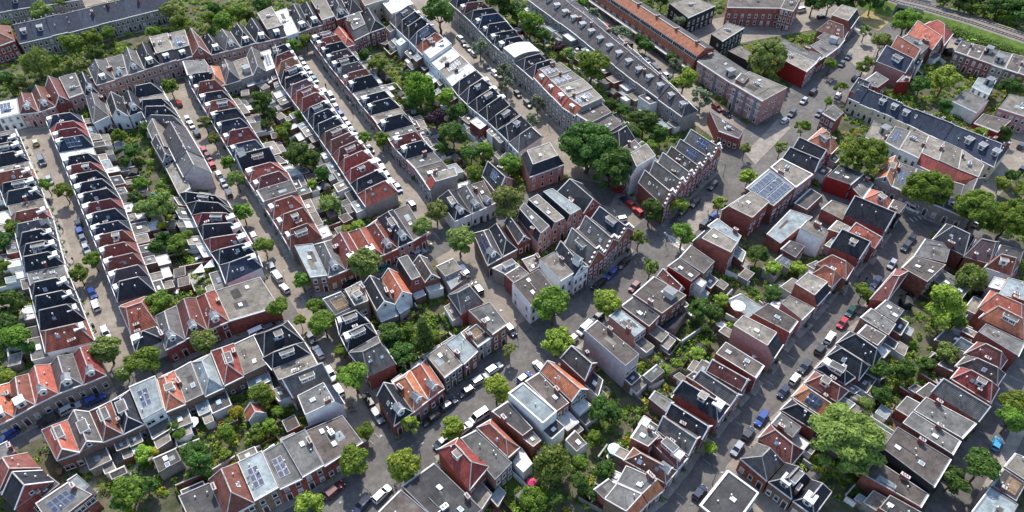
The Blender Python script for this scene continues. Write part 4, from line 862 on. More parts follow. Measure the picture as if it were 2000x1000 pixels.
ONE("garden pavilion with flat roof and four white roof lights", "fU:ssn", 3, [(299, 897), (344, 877), (355, 900), (310, 925)], name='pavilion', wall='3')
ONE("long grey shed roof in the lower left gardens", "fD:n", 2.6, [(212, 925), (244, 910), (250, 924), (218, 938)], name='outbuilding', wall='3')
ONE("pale glass roofed annex at lower left", "fL:n", 3.2, [(132, 940), (152, 927), (178, 950), (160, 966)], name='outbuilding', wall='4')
ONE("red roofed garden house behind lower second street", "gO:n", 2.6, [(478, 806), (512, 790), (520, 806), (486, 822)], name='garden_house', wall='4')
ONE("flat garden house with skylight below the drooping willow", "fU:sn", 3, [(1104, 862), (1124, 842), (1147, 868), (1126, 884)], name='garden_house', wall='4')
ONE("white sloping annex roof left of the drooping willow", "xW:n", 3, [(1002, 905), (1020, 876), (1040, 912), (1022, 930)], name='annex', wall='4')
ONE("moss topped yellow green garden roof", "fF:n", 2.8, [(1490, 526), (1508, 510), (1528, 524), (1512, 544)], name='garden_house', wall='3')
ONE("grey garden house with blue solar panels", "fF:vn", 3, [(1513, 510), (1530, 496), (1556, 506), (1540, 526)], name='garden_house', wall='3')
ONE("dark slate lean-to canopy behind main street brown roof", "xK:n", 2.6, [(1288, 640), (1312, 622), (1342, 612), (1318, 648)], name='canopy_roof', wall='2')
ONE("paved flat annex right of white parasol", "fL:n", 3, [(1418, 588), (1448, 574), (1490, 600), (1462, 622)], name='annex', wall='1')
ONE("long flat annex with three rooflights behind shaded street", "fF:ssn", 3.6, [(1822, 548), (1842, 528), (1896, 562), (1878, 586)], name='annex', wall='2')
ONE("grey flat annex with rooflight in the right gardens", "fU:sn", 3, [(1826, 664), (1846, 645), (1900, 664), (1886, 684)], name='annex', wall='2')
ONE("small white glasshouse in the right gardens", "gL:n", 2.6, [(1862, 676), (1880, 664), (1902, 676), (1886, 690)], name='glasshouse', wall='4')
ONE("brick yard house with three windows behind shaded street", "fF:n", 3.4, [(1268, 780), (1280, 764), (1314, 784), (1300, 806)], name='yard_house', wall='2')
ONE("grey annex in the yards behind grey tall house", "fF:n", 3.2, [(1256, 735), (1284, 712), (1298, 726), (1272, 748)], name='annex', wall='3')
# ------------------------------------------------------------------ vegetation
def leafmat(name, a, b, tr=.35):
    m = bpy.data.materials.new(name); m.use_nodes = True; n = m.node_tree; L = n.links.new
    bs = n.nodes["Principled BSDF"]; out = n.nodes["Material Output"]
    geo = n.nodes.new("ShaderNodeNewGeometry"); rp = n.nodes.new("ShaderNodeValToRGB")
    no = n.nodes.new("ShaderNodeTexNoise"); no.inputs['Scale'].default_value = .55; no.inputs['Detail'].default_value = 2
    L(geo.outputs['Position'], no.inputs['Vector'])
    mx = n.nodes.new("ShaderNodeMath"); mx.operation = 'MULTIPLY_ADD'; mx.inputs[1].default_value = .45
    L(geo.outputs['Random Per Island'], mx.inputs[0]); L(no.outputs['Fac'], mx.inputs[2])
    rp.color_ramp.elements[0].position = .35; rp.color_ramp.elements[1].position = 1.0
    rp.color_ramp.elements[0].color = lin(a); rp.color_ramp.elements[1].color = lin(b)
    L(mx.outputs[0], rp.inputs[0])
    oi = n.nodes.new("ShaderNodeObjectInfo"); mr = n.nodes.new("ShaderNodeMapRange"); mr.inputs['To Min'].default_value = .8; mr.inputs['To Max'].default_value = 1.2
    mh = n.nodes.new("ShaderNodeMapRange"); mh.inputs['To Min'].default_value = .475; mh.inputs['To Max'].default_value = .52
    hs = n.nodes.new("ShaderNodeHueSaturation"); L(oi.outputs['Random'], mr.inputs['Value']); L(oi.outputs['Random'], mh.inputs['Value'])
    L(rp.outputs[0], hs.inputs['Color']); L(mr.outputs[0], hs.inputs['Value']); L(mh.outputs[0], hs.inputs['Hue'])
    L(hs.outputs[0], bs.inputs['Base Color']); bs.inputs['Roughness'].default_value = .6; bs.inputs['Specular IOR Level'].default_value = .25
    tl = n.nodes.new("ShaderNodeBsdfTranslucent"); L(hs.outputs[0], tl.inputs[0])
    ms = n.nodes.new("ShaderNodeMixShader"); ms.inputs[0].default_value = tr
    L(bs.outputs[0], ms.inputs[1]); L(tl.outputs[0], ms.inputs[2]); L(ms.outputs[0], out.inputs[0])
    return m
LEAF = {'g': leafmat("fresh_leaves", (68, 98, 36), (134, 158, 60), .5), 'd': leafmat("dark_leaves", (48, 76, 34), (96, 126, 52), .45), 'y': leafmat("yellow_leaves", (120, 116, 30), (176, 164, 52)),
        'w': leafmat("grey_green_leaves", (78, 94, 68), (132, 142, 108)), 'p': leafmat("purple_leaves", (42, 26, 34), (74, 46, 54), .2), 'o': leafmat("olive_leaves", (84, 102, 46), (136, 148, 74)),
        'h': leafmat("soft_green_leaves", (92, 114, 52), (148, 166, 82), .45), 'l': leafmat("lime_leaves", (90, 120, 38), (158, 178, 68))}
BARK = mat("tree_bark", (70, 58, 46), .95, (100, 86, 70), 1.5, .15)
def leafmesh(name, C, N, S, rng):
    """diamond leaf sprays at C with normals N and sizes S"""
    n = len(C); a = rng.normal(size=(n, 3)); t = np.cross(N, a); t /= np.linalg.norm(t, axis=1)[:, None]+1e-9; b = np.cross(N, t)
    L = S[:, None]; V = np.empty((n, 4, 3))
    V[:, 0] = C-t*L; V[:, 1] = C-b*L*.62+N*L*.12; V[:, 2] = C+t*L; V[:, 3] = C+b*L*.62-N*L*.12
    me = bpy.data.meshes.new(name); me.vertices.add(n*4); me.vertices.foreach_set('co', V.reshape(-1))
    me.loops.add(n*4); me.loops.foreach_set('vertex_index', np.arange(n*4, dtype=np.int32))
    me.polygons.add(n); me.polygons.foreach_set('loop_start', np.arange(0, n*4, 4, dtype=np.int32)); me.polygons.foreach_set('loop_total', np.full(n, 4, dtype=np.int32))
    me.materials.append(LEAF['g']); me.update(calc_edges=True); return me
def crown_mesh(seed, rx, rz, n, leaf, kind='round'):
    rng = np.random.default_rng(seed); nc = {'round': 22, 'big': 95, 'shrub': 9, 'willow': 26, 'conifer': 30, 'open': 17}[kind]
    d = rng.normal(size=(nc, 3)); d /= np.linalg.norm(d, axis=1)[:, None]; d[:, 2] = np.where(d[:, 2] < -.45, -d[:, 2], d[:, 2])
    r = rng.uniform(.42, .92, nc)**.8; cc = d*r[:, None]*np.array([rx, rx, rz])
    cr = rng.uniform(.24, .40, nc)*rx*(.52 if kind == 'big' else (.8 if kind == 'open' else 1))
    if kind == 'conifer':
        h = rng.uniform(-1, 1, nc); cc = np.stack([d[:, 0]*rx*.55*(1-h)/2, d[:, 1]*rx*.55*(1-h)/2, h*rz], 1); cr = (.16+.24*(1-h)/2)*rx*1.2
    k = rng.integers(0, nc, n); q = rng.normal(size=(n, 3)); q /= np.linalg.norm(q, axis=1)[:, None]
    q[:, 2] = np.abs(q[:, 2])*np.where(rng.random(n) < .75, 1, -1)
    rr = rng.uniform(.55, 1.12, n); C = cc[k]+q*(cr[k]*rr)[:, None]*np.array([1.1, 1.1, .85])
    if kind == 'willow':
        drop = rng.random(n)**1.5*rz*1.1; C[:, 2] -= drop*np.clip(np.hypot(C[:, 0], C[:, 1])/rx, 0, 1)
    C = C/np.percentile(np.linalg.norm(C/np.array([rx, rx, rz]), axis=1), 95)
    N = q+rng.normal(size=(n, 3))*.55+np.array([0, 0, .35]); N /= np.linalg.norm(N, axis=1)[:, None]
    if kind == 'willow': N[:, 2] *= .3; N /= np.linalg.norm(N, axis=1)[:, None]
    return leafmesh("crown", C, N, leaf*rng.uniform(.55, 1.3, n), rng)
CROWN = {'s': [crown_mesh(s, 1, 1.05, 1700, .15) for s in (1, 2, 3, 4)], 'm': [crown_mesh(s, 1, .95, 4800, .094) for s in (11, 12, 13, 14)],
         'b': [crown_mesh(s, 1, .8, 24000, .055, 'big') for s in (21, 22)], 'w': [crown_mesh(s, 1, 1.0, 6000, .085, 'willow') for s in (31, 32)],
         'c': [crown_mesh(41, 1, 1.9, 3600, .1, 'conifer')], 'u': [crown_mesh(s, 1, .72, 520, .19, 'shrub') for s in (51, 52, 53, 54, 55)],
         'o': [crown_mesh(s, 1, 1.0, 950, .14, 'open') for s in (61, 62, 63)]}
def trunk_mesh(seed):
    b = MB(); rd = random.Random(seed)
    # unit: clear stem from z=0 to 1, limbs rise to 2.2 and spread .75
    p = Vector((0, 0, 0)); r = .085
    for k in range(3):
        q = Vector((rd.uniform(-.04, .04), rd.uniform(-.04, .04), (k+1)/3)); b.tube(p, q, r, r*.86, BARK, 7, False); p = q; r *= .86
    for k in range(6):
        a = k*1.047+rd.uniform(-.3, .3); q = p+Vector((math.cos(a)*.35, math.sin(a)*.35, rd.uniform(.45, .8)))
        b.tube(p, q, r*.7, r*.42, BARK, 5, False)
        for j in range(2):
            a2 = a+rd.uniform(-.6, .6); b.tube(q, q+Vector((math.cos(a2)*.35, math.sin(a2)*.35, rd.uniform(.25, .6))), r*.4, r*.15, BARK, 4, False)
    return b.mesh("trunk")
TRUNK = [trunk_mesh(s) for s in (1, 2, 3)]
LW = {'g': 'fresh green', 'd': 'dark green', 'y': 'yellow', 'w': 'grey green', 'p': 'purple leaved', 'o': 'olive green', 'l': 'lime green', 'h': 'soft green'}
TREES = []
def TREE(name, kind, col, px, py, rpx, label, group=None, stem=None):
    s = (py-CY+CY)  # noqa
    def scale_at(z): 
        g = G(px, py, z); dist = (g-CAMV).length
        d = (g-CAMV).normalized(); fw = Vector((0, CT, -ST)); return F_PX/(dist*d.dot(fw))
    R = rpx/scale_at(4)
    st = stem if stem is not None else (2.3 if kind in 'so' else min(3.2, R*.75))
    rz = {'s': 1.05, 'm': .95, 'b': .8, 'w': 1.0, 'c': 1.9, 'o': 1.0}[kind]*R
    hc = st+rz*.82
    g = G(px, py, hc); g.z = 0
    t = empty(name, g); tag(t, label, 'tree', group)
    me = R_.choice(CROWN[kind]); c = inst('crown', me, t, (0, 0, hc), R_.uniform(0, 6.28), (R*R_.uniform(.88, 1.12), R*R_.uniform(.88, 1.12), R*R_.uniform(.9, 1.12)))
    c.material_slots[0].link = 'OBJECT'; c.material_slots[0].material = LEAF[col]
    f = st/1.0; inst('trunk', R_.choice(TRUNK), t, (0, 0, 0), R_.uniform(0, 6), (R*.95, R*.95, max(f, (hc)/2.0)))
    TREES.append((g.x, g.y, R)); return t
def TREES_IN(where, end, name, items, kw='tree'):
    """items (kind, leaf colour, x, y, crown radius) named from one end of the place"""
    for i, (k, c, x, y, r) in enumerate(items):
        sh = {'s': 'round', 'm': 'bushy', 'b': 'huge spreading', 'w': 'drooping', 'c': 'conical', 'o': 'airy'}[k]
        TREE(name, k, c, x, y, r, '%s %s tree, %s from %s of those %s' % (sh, LW[c], ORD[i], end, where), 'trees '+where)
TREES_IN("along first left street", "top", "street_tree", [('s', 'g', 90, 362, 13), ('s', 'g', 124, 374, 17), ('s', 'g', 180, 508, 17), ('s', 'g', 152, 534, 18), ('m', 'o', 205, 681, 30), ('m', 'g', 286, 706, 34), ('m', 'o', 244, 728, 17), ('m', 'd', 194, 740, 15)])
TREES_IN("along second left street", "top", "street_tree", [('s', 'g', 332, 170, 16), ('s', 'o', 400, 240, 14), ('s', 'o', 418, 272, 12), ('s', 'g', 446, 318, 15), ('s', 'o', 462, 352, 18), ('s', 'g', 474, 415, 18), ('m', 'g', 516, 481, 20), ('s', 'g', 590, 548, 16), ('m', 'g', 542, 600, 23), ('s', 'g', 617, 601, 17), ('s', 'l', 586, 626, 12), ('m', 'g', 633, 634, 26), ('m', 'g', 670, 686, 15), ('m', 'g', 692, 736, 34), ('m', 'g', 713, 843, 19), ('m', 'g', 696, 898, 33), ('m', 'l', 787, 914, 36)])
TREES_IN("along third left street", "top", "street_tree", [('s', 'g', 597, 80, 13), ('s', 'g', 573, 88, 14), ('s', 'g', 712, 269, 14), ('s', 'g', 746, 272, 16), ('m', 'o', 852, 412, 22), ('m', 'o', 828, 448, 22), ('m', 'o', 898, 470, 28), ('m', 'o', 990, 398, 32), ('m', 'o', 712, 512, 31), ('m', 'o', 628, 540, 19), ('m', 'o', 398, 668, 26)])
TREES_IN("along fourth left street", "top", "street_tree", [('m', 'd', 858, 26, 34), ('o', 'w', 938, 94, 18), ('o', 'w', 985, 142, 19), ('o', 'w', 988, 167, 16), ('o', 'w', 1050, 203, 17), ('o', 'w', 1040, 236, 17)])
ONEBIG = TREE('street_tree', 'b', 'd', 1148, 290, 56, 'huge dark green street tree shading the junction, left of a twin crown')
TREE('street_tree', 'b', 'd', 1192, 326, 44, 'big dark green street tree right of the huge one at the junction')
TREES_IN("along fifth left street", "top", "street_tree", [('o', 'w', 1160, 32, 19), ('o', 'w', 1212, 68, 21), ('m', 'd', 1262, 90, 14), ('o', 'w', 1318, 128, 16), ('m', 'l', 1336, 158, 25), ('o', 'w', 1370, 192, 21)])
TREES_IN("along main street", "top", "street_tree", [('o', 'o', 1690, 62, 14), ('m', 'o', 1722, 84, 19), ('o', 'g', 1688, 128, 18), ('o', 'g', 1622, 127, 14), ('o', 'g', 1643, 172, 13), ('o', 'g', 1617, 200, 11), ('o', 'g', 1568, 250, 16), ('o', 'o', 1525, 290, 14), ('o', 'o', 1455, 292, 13), ('s', 'l', 1462, 346, 18), ('o', 'l', 1405, 400, 16), ('s', 'l', 1327, 402, 17), ('m', 'd', 1270, 412, 24), ('m', 'g', 1334, 458, 25), ('o', 'g', 1248, 466, 19), ('o', 'o', 1270, 526, 20), ('m', 'l', 1183, 592, 28), ('m', 'g', 1081, 600, 35), ('m', 'l', 1088, 666, 32), ('o', 'o', 995, 684, 16), ('m', 'l', 969, 763, 28), ('m', 'l', 880, 836, 23), ('o', 'l', 801, 829, 18), ('m', 'l', 606, 994, 32)])
TREES_IN("along shaded right street", "top", "street_tree", [('b', 'g', 1690, 305, 41), ('b', 'g', 1814, 372, 42), ('b', 'g', 1908, 412, 44), ('b', 'g', 1970, 432, 42), ('m', 'g', 1686, 571, 19), ('m', 'l', 1388, 876, 15)])
TREE('broadleaf_tree', 'b', 'h', 1652, 858, 66, 'huge round pale green tree towering over gardens at lower right')
TREES_IN("at the right edge street", "top", "street_tree", [('m', 'g', 1982, 788, 30), ('m', 'g', 1975, 822, 30), ('m', 'd', 1918, 914, 37), ('m', 'd', 1862, 940, 29)])
TREES_IN("in upper right gardens", "top", "garden_tree", [('m', 'g', 1770, 42, 27), ('b', 'o', 1500, 116, 36), ('m', 'l', 1846, 157, 26), ('m', 'd', 1975, 170, 20), ('m', 'd', 1800, 165, 18), ('m', 'd', 1845, 210, 15), ('m', 'g', 1908, 300, 13), ('m', 'd', 1962, 262, 15), ('m', 'l', 1910, 262, 16), ('m', 'd', 1975, 345, 15), ('m', 'l', 1955, 360, 15), ('o', 'g', 1700, 205, 14)])
TREES_IN("in right gardens", "top", "garden_tree", [('m', 'd', 1480, 500, 20), ('m', 'l', 1512, 525, 17), ('m', 'l', 1560, 525, 16), ('m', 'd', 1510, 572, 18), ('m', 'd', 1368, 602, 22), ('m', 'd', 1392, 612, 18), ('w', 'o', 1898, 540, 27), ('m', 'l', 1842, 598, 38), ('m', 'g', 1865, 628, 20), ('m', 'd', 1378, 650, 15), ('m', 'l', 1380, 672, 11), ('m', 'l', 1364, 690, 14), ('m', 'l', 1410, 585, 15), ('m', 'd', 1720, 722, 24), ('m', 'd', 1764, 720, 21), ('m', 'o', 1848, 690, 22), ('m', 'd', 1810, 712, 17), ('m', 'd', 1720, 770, 20), ('m', 'o', 1690, 790, 15), ('m', 'l', 1300, 722, 12), ('m', 'd', 1700, 590, 12)])
TREES_IN("in lower middle gardens", "top", "garden_tree", [('m', 'd', 1172, 798, 27), ('m', 'd', 1197, 808, 18), ('m', 'g', 1158, 856, 16), ('w', 'o', 1076, 904, 38), ('m', 'g', 1132, 905, 17), ('m', 'd', 1180, 918, 20), ('m', 'd', 1130, 945, 20), ('m', 'g', 1038, 978, 28), ('m', 'd', 1155, 965, 14), ('m', 'd', 1085, 972, 20)])
TREES_IN("in green courtyard", "left", "garden_tree", [('m', 'd', 757, 655, 25), ('m', 'd', 785, 690, 24), ('m', 'g', 795, 648, 18), ('c', 'd', 828, 655, 26), ('m', 'g', 845, 660, 18)])
TREES_IN("in gardens at far left", "top", "garden_tree", [('m', 'g', 28, 444, 19), ('m', 'd', 8, 470, 18), ('m', 'g', 6, 520, 14), ('m', 'd', 22, 600, 30), ('m', 'd', 6, 632, 26), ('m', 'g', 32, 660, 26), ('m', 'd', 60, 682, 15), ('m', 'l', 12, 738, 17), ('m', 'd', 125, 690, 13)])
TREES_IN("behind second left terrace", "top", "garden_tree", [('s', 'g', 233, 265, 14), ('m', 'd', 258, 295, 16), ('m', 'd', 245, 318, 13), ('m', 'd', 285, 250, 14), ('m', 'g', 272, 358, 14), ('m', 'o', 312, 400, 28), ('m', 'o', 282, 412, 20), ('m', 'd', 262, 385, 14), ('m', 'd', 320, 468, 16), ('m', 'g', 345, 478, 18), ('m', 'y', 318, 442, 11), ('m', 'g', 366, 460, 13), ('m', 'd', 306, 480, 15), ('m', 'g', 312, 592, 27), ('m', 'o', 352, 490, 12)])
TREES_IN("behind fourth left terrace", "top", "garden_tree", [('m', 'd', 510, 200, 23), ('m', 'd', 524, 222, 14), ('m', 'g', 560, 250, 13), ('m', 'd', 582, 302, 26), ('m', 'd', 608, 312, 20), ('m', 'd', 626, 342, 16), ('m', 'g', 548, 262, 14), ('m', 'l', 610, 360, 12), ('m', 'o', 645, 402, 20), ('m', 'd', 520, 245, 12), ('m', 'g', 585, 228, 12), ('m', 'l', 700, 440, 13), ('m', 'l', 678, 448, 12)])
TREES_IN("behind sixth left terrace", "top", "garden_tree", [('m', 'g', 738, 125, 19), ('m', 'd', 712, 108, 13), ('w', 'g', 818, 170, 31), ('m', 'd', 800, 205, 16), ('m', 'p', 852, 236, 22), ('m', 'd', 885, 264, 25), ('m', 'd', 890, 222, 20), ('m', 'l', 870, 190, 18), ('m', 'g', 905, 210, 15), ('m', 'd', 920, 300, 18), ('m', 'g', 945, 295, 18), ('m', 'g', 994, 320, 20), ('m', 'g', 926, 342, 20), ('m', 'd', 862, 290, 15), ('m', 'd', 795, 150, 13)])
TREES_IN("behind eighth left terrace", "top", "garden_tree", [('m', 'd', 975, 12, 30), ('m', 'd', 1010, 22, 20), ('m', 'g', 1035, 48, 25), ('m', 'd', 1062, 70, 16), ('m', 'p', 1092, 92, 12), ('o', 'o', 1112, 108, 17), ('m', 'g', 1156, 130, 31), ('m', 'd', 1120, 150, 14), ('m', 'd', 1192, 205, 15), ('m', 'd', 1215, 215, 13), ('m', 'd', 1258, 238, 26), ('m', 'd', 1232, 262, 20), ('m', 'd', 1282, 262, 20), ('m', 'g', 1268, 290, 18), ('m', 'd', 1240, 230, 14)])
TREES_IN("beyond long slate terrace", "top", "garden_tree", [('m', 'g', 1136, 10, 16), ('m', 'g', 1258, 12, 18), ('m', 'd', 1292, 2, 16), ('m', 'w', 1328, 45, 14), ('m', 'd', 1250, 80, 14), ('m', 'd', 1312, 112, 12)])
TREES_IN("in top left gardens", "left", "garden_tree", [('m', 'd', 10, 158, 22), ('m', 'd', 38, 165, 18), ('w', 'o', 68, 118, 30), ('m', 'o', 80, 26, 20), ('m', 'g', 140, 88, 21), ('m', 'g', 108, 118, 14), ('m', 'g', 180, 74, 18), ('m', 'o', 160, 130, 18), ('m', 'd', 190, 105, 14), ('m', 'g', 215, 65, 14), ('m', 'o', 335, 25, 20), ('m', 'g', 352, 50, 20), ('m', 'g', 300, 66, 16), ('m', 'd', 325, 62, 12), ('m', 'g', 408, 35, 16), ('m', 'g', 438, 42, 20), ('m', 'd', 420, 18, 14), ('m', 'g', 462, 28, 20), ('m', 'd', 485, 35, 14), ('m', 'd', 515, 12, 22), ('m', 'g', 120, 5, 16), ('m', 'd', 290, 10, 14), ('m', 'd', 10, 55, 14)])
TREES_IN("in lower left gardens", "left", "garden_tree", [('m', 'l', 280, 888, 18), ('m', 'd', 262, 870, 12), ('m', 'g', 250, 962, 30), ('m', 'd', 235, 985, 20), ('m', 'd', 340, 832, 15), ('m', 'g', 352, 848, 14), ('m', 'd', 378, 888, 26), ('m', 'd', 392, 908, 26), ('m', 'g', 440, 850, 20), ('y' and 'm', 'y', 463, 806, 17), ('m', 'g', 508, 774, 24), ('m', 'y', 298, 884, 14), ('m', 'l', 440, 888, 13), ('m', 'd', 285, 955, 22), ('m', 'g', 545, 805, 14), ('m', 'l', 527, 830, 15), ('m', 'o', 500, 838, 13), ('m', 'g', 505, 855, 12)])
TREES_IN("in wood beyond railway", "left", "woodland_tree", [('m', 'd', 1590, 4, 22), ('m', 'd', 1622, 2, 20), ('m', 'd', 1648, 8, 18), ('m', 'd', 1675, 0, 22), ('m', 'd', 1705, 2, 20), ('m', 'd', 1725, -8, 18), ('m', 'd', 1850, -6, 20), ('m', 'd', 1880, 2, 22), ('m', 'd', 1908, -4, 22), ('m', 'd', 1930, 14, 20), ('m', 'd', 1955, 4, 22), ('m', 'd', 1980, 16, 24), ('m', 'd', 2000, 30, 24), ('m', 'g', 1965, 30, 16), ('m', 'g', 1905, 18, 16), ('m', 'd', 1990, -8, 24)])
# ------------------------------------------------------------------ ground and streets
M_SOIL = mat("garden_earth", (50, 56, 36), .95, (98, 92, 74), .25, 0, bump=.2, bscale=3)
M_GRASS = mat("lawn", (62, 84, 30), .95, (98, 118, 48), .5, .15, bump=.2, bscale=8)
M_DRYGR = mat("dry_verge", (116, 104, 62), .95, (150, 134, 90), .3, 0, bump=.2, bscale=5)
M_TERR = [mat('pale_patio', (150, 146, 138), .9, (182, 178, 168), .8, .15, dirt=[(.5, .8, 1.1)]), mat("grey_patio", (112, 109, 104), .9, (146, 142, 136), .8, .2), mat("brick_patio", (112, 82, 68), .9, (140, 106, 90), .8, .2), mat("sand_patio", (142, 132, 116), .9, (172, 160, 142), .8, .2), M_SOIL, M_SOIL, M_GRASS]
b = MB(); b.face([(-1200, -300, 0), (1200, -300, 0), (1200, 1800, 0), (-1200, 1800, 0)], M_SOIL); struct('ground', b)
ROADS = [  # name, material, width, pixel centre line
 ('first left street', M_ROAD, 13, [(48, 215), (70, 265), (140, 455), (240, 745)]),
 ('second left street', M_ROAD, 13, [(352, 165), (375, 215), (484, 430), (545, 540), (598, 610), (640, 680), (700, 790), (755, 880), (775, 905)]),
 ('third left street', M_ROAD, 13, [(580, 70), (640, 160), (705, 250), (795, 355), (850, 425), (935, 560), (1000, 640), (1055, 700)]),
 ('fourth left street', M_ROAD, 13, [(820, -20), (880, 65), (960, 150), (1055, 245), (1110, 300), (1165, 365), (1235, 425), (1290, 465)]),
 ('fifth left street', M_ROAD, 15, [(1120, -15), (1190, 55), (1270, 130), (1370, 215), (1455, 280)]),
 ('main street', M_ASPH, 19, [(590, 1060), (690, 965), (775, 890), (880, 805), (1030, 705), (1200, 560), (1330, 440), (1440, 330), (1535, 245), (1622, 160), (1700, 80), (1752, 25), (1790, -10)]),
 ('shaded brick street', M_ASPH, 12, [(1300, 1060), (1420, 905), (1530, 765), (1640, 625), (1720, 520), (1790, 430), (1850, 420)]),
 ('right edge street', M_ASPH, 12, [(1850, 1060), (1890, 985), (1950, 865), (2030, 720)]),
 ('lower left street', M_ASPH, 10, [(-40, 885), (20, 848), (100, 812), (240, 745), (350, 698), (470, 648), (575, 600)]),
 ('middle cross street', M_ASPH, 10, [(600, 595), (700, 548), (785, 512), (860, 470)]),
 ('cottage street', M_ASPH, 10, [(860, 468), (960, 425), (1060, 392), (1130, 368), (1200, 385)]),
 ('lane below slate row', M_ASPH, 7, [(1570, 395), (1680, 370), (1720, 392), (1780, 420), (1850, 445), (1990, 490)]),
 ('upper right street', M_ROAD, 10, [(1850, 440), (1915, 370), (2030, 250)]),
 ('corner street at bottom right', M_ROAD, 10, [(1410, 925), (1470, 965), (1560, 1030), (1640, 1090)]),
 ('top terrace street', M_ASPH, 8, [(-20, 258), (60, 236), (190, 196), (330, 150), (450, 122), (600, 78), (700, 42)]),
 ('lane behind railway block', M_ROAD, 7, [(1845, 95), (1870, 75), (2020, 105)]),
 ('yard at the top', M_ROAD, 22, [(1350, 70), (1420, 60), (1560, 35), (1640, 15)]),
 ('yard behind main street', M_ASPH, 16, [(1520, 470), (1570, 420), (1640, 380)]),
 ('lane at the top', M_ROAD, 9, [(150, 10), (250, -15), (360, -30)])]
ROADG = []
for i, (nm, m, wd, pl) in enumerate(ROADS):
    g = [G(x, y) for x, y in pl]; b = MB(); zz = .02+.004*i; Lp, Rp = [], []
    for k, p in enumerate(g):
        d = (g[min(k+1, len(g)-1)]-g[max(k-1, 0)]).normalized(); s = Vector((-d.y, d.x, 0)); Lp.append(p+s*wd/2+Vector((0, 0, zz))); Rp.append(p-s*wd/2+Vector((0, 0, zz)))
    for k in range(len(g)-1): b.face([Lp[k], Rp[k], Rp[k+1], Lp[k+1]], m)
    struct('road', b); ROADG.append((nm, g, wd))
def near_road(p):
    best = (1e9, None, None)
    for nm, g, wd in ROADG:
        for a, c in zip(g, g[1:]):
            d = c-a; t = max(0, min(1, (Vector((p[0], p[1], 0))-a).dot(d)/d.length_squared)); q = a+d*t; r = math.hypot(q.x-p[0], q.y-p[1])
            if r < best[0]: best = (r, d.normalized(), nm, wd)
    return best
def on_road(p, m=0): r = near_road(p); return r[0] < r[3]/2+m
# verge and apron sheets
def SHEET(name, m, pts, z=.11): b = MB(); b.face([G(x, y)+Vector((0, 0, z)) for x, y in pts], m); struct(name, b)
SHEET('verge', M_DRYGR, [(1672, 40), (1700, 15), (1752, 30), (1715, 62)], .125)
SHEET('verge', M_DRYGR, [(1795, 40), (1832, 18), (1850, 30), (1808, 62)], .12)
SHEET('pavement', M_PAVE, [(1300, 470), (1345, 430), (1385, 392), (1400, 402), (1330, 492)], .13)
SHEET('pavement', M_PAVE, [(1455, 300), (1520, 232), (1545, 250), (1475, 322)], .134)
SHEET('pavement', M_PAVE, [(1640, 95), (1690, 55), (1720, 105), (1690, 150), (1660, 120)], .13)
SHEET('pavement', M_PAVE, [(1900, 985), (1945, 900), (2010, 760), (2030, 790), (1960, 930), (1925, 1010)], .13)
b = MB()
for k in range(6):
    t = k/6; p = G(1308+22*t, 462+26*t); b.box((p.x, p.y, .14), .6, 3.4, .012, M_MARK, .8)
struct('road_marking', b)
b = MB()
for k in range(6):
    t = k/6; p = G(1664+24*t, 50+18*t); b.box((p.x, p.y, .145), .7, 3.2, .012, M_MARK, .6)
struct('road_marking', b)
b = MB()
for k in range(5):
    p = G(1780+8*k, 430-2*k); b.box((p.x, p.y, .14), .25, 1.6, .012, M_MARK, .3)
struct('road_marking', b)
b = MB(); bl = MB()
for nm, g_, wd in ROADG:
    if 'yard' in nm or 'lane' in nm: continue
    acc = 0
    for a, c in zip(g_, g_[1:]):
        d = (c-a).normalized(); s = Vector((-d.y, d.x, 0)); L_ = (c-a).length; k = 0
        while k < L_:
            p = a+d*k; an = math.atan2(d.y, d.x)
            if int(k/5.2) % 2 == 0: q = p+s*(wd/2-2.6); bl.box((q.x, q.y, .14), .1, 1.9, .006, M_TRIM, an)
            if int(k/5.2) % 4 == 1: q = p-s*(wd/2-2.2); bl.box((q.x, q.y, .138), .45, .3, .006, M_STEEL, an)
            if int(k/5.2) % 5 == 2: q = p+s*.6; bl.box((q.x, q.y, .136), .6, .6, .006, M_STEEL, an)
            k += 5.2
struct('road_marking', bl)
# ------------------------------------------------------------------ railway
def offs(g, s): 
    o = []
    for k, p in enumerate(g):
        d = (g[min(k+1, len(g)-1)]-g[max(k-1, 0)]).normalized(); o.append(p+Vector((-d.y, d.x, 0))*s)
    return o
RB = [G(1700, -18, 3.5), G(1760, 2, 3.5), G(1810, 14, 3.5), G(1900, 40, 3.5), G(2030, 84, 3.5)]
M_BALL = mat("track_ballast", (96, 90, 84), .95, (134, 126, 118), 1.5, 0, bump=.3, bscale=6)
M_RAIL = mat("rail_steel", (90, 78, 70), .4, (120, 110, 104), 1, 0, metal=.7); M_CONC = mat("concrete", (140, 136, 128), .9, (168, 164, 156), .5, .06)
b = MB(); e = 7.5
for k in range(len(RB)-1):
    if k == 1: continue
    A, B2 = offs(RB, 5), offs(RB, -5); C2, D2 = offs(RB, 11), offs(RB, -11)
    lo = lambda p: Vector((p.x, p.y, 0))
    b.face([A[k], B2[k], B2[k+1], A[k+1]], M_BALL); b.face([A[k], A[k+1], lo(C2[k+1]), lo(C2[k])], M_GRASS); b.face([B2[k+1], B2[k], lo(D2[k]), lo(D2[k+1])], M_GRASS)
    b.face([A[k], lo(C2[k]), lo(D2[k]), B2[k]], M_CONC); b.face([A[k+1], B2[k+1], lo(D2[k+1]), lo(C2[k+1])], M_CONC)
struct('railway_embankment', b)
br = empty('railway_bridge', (RB[1]+RB[2])/2*Vector((1, 1, 0)).length*0+Vector(((RB[1].x+RB[2].x)/2, (RB[1].y+RB[2].y)/2, 0))); tag(br, 'concrete railway bridge over the dark underpass at top right', 'bridge')
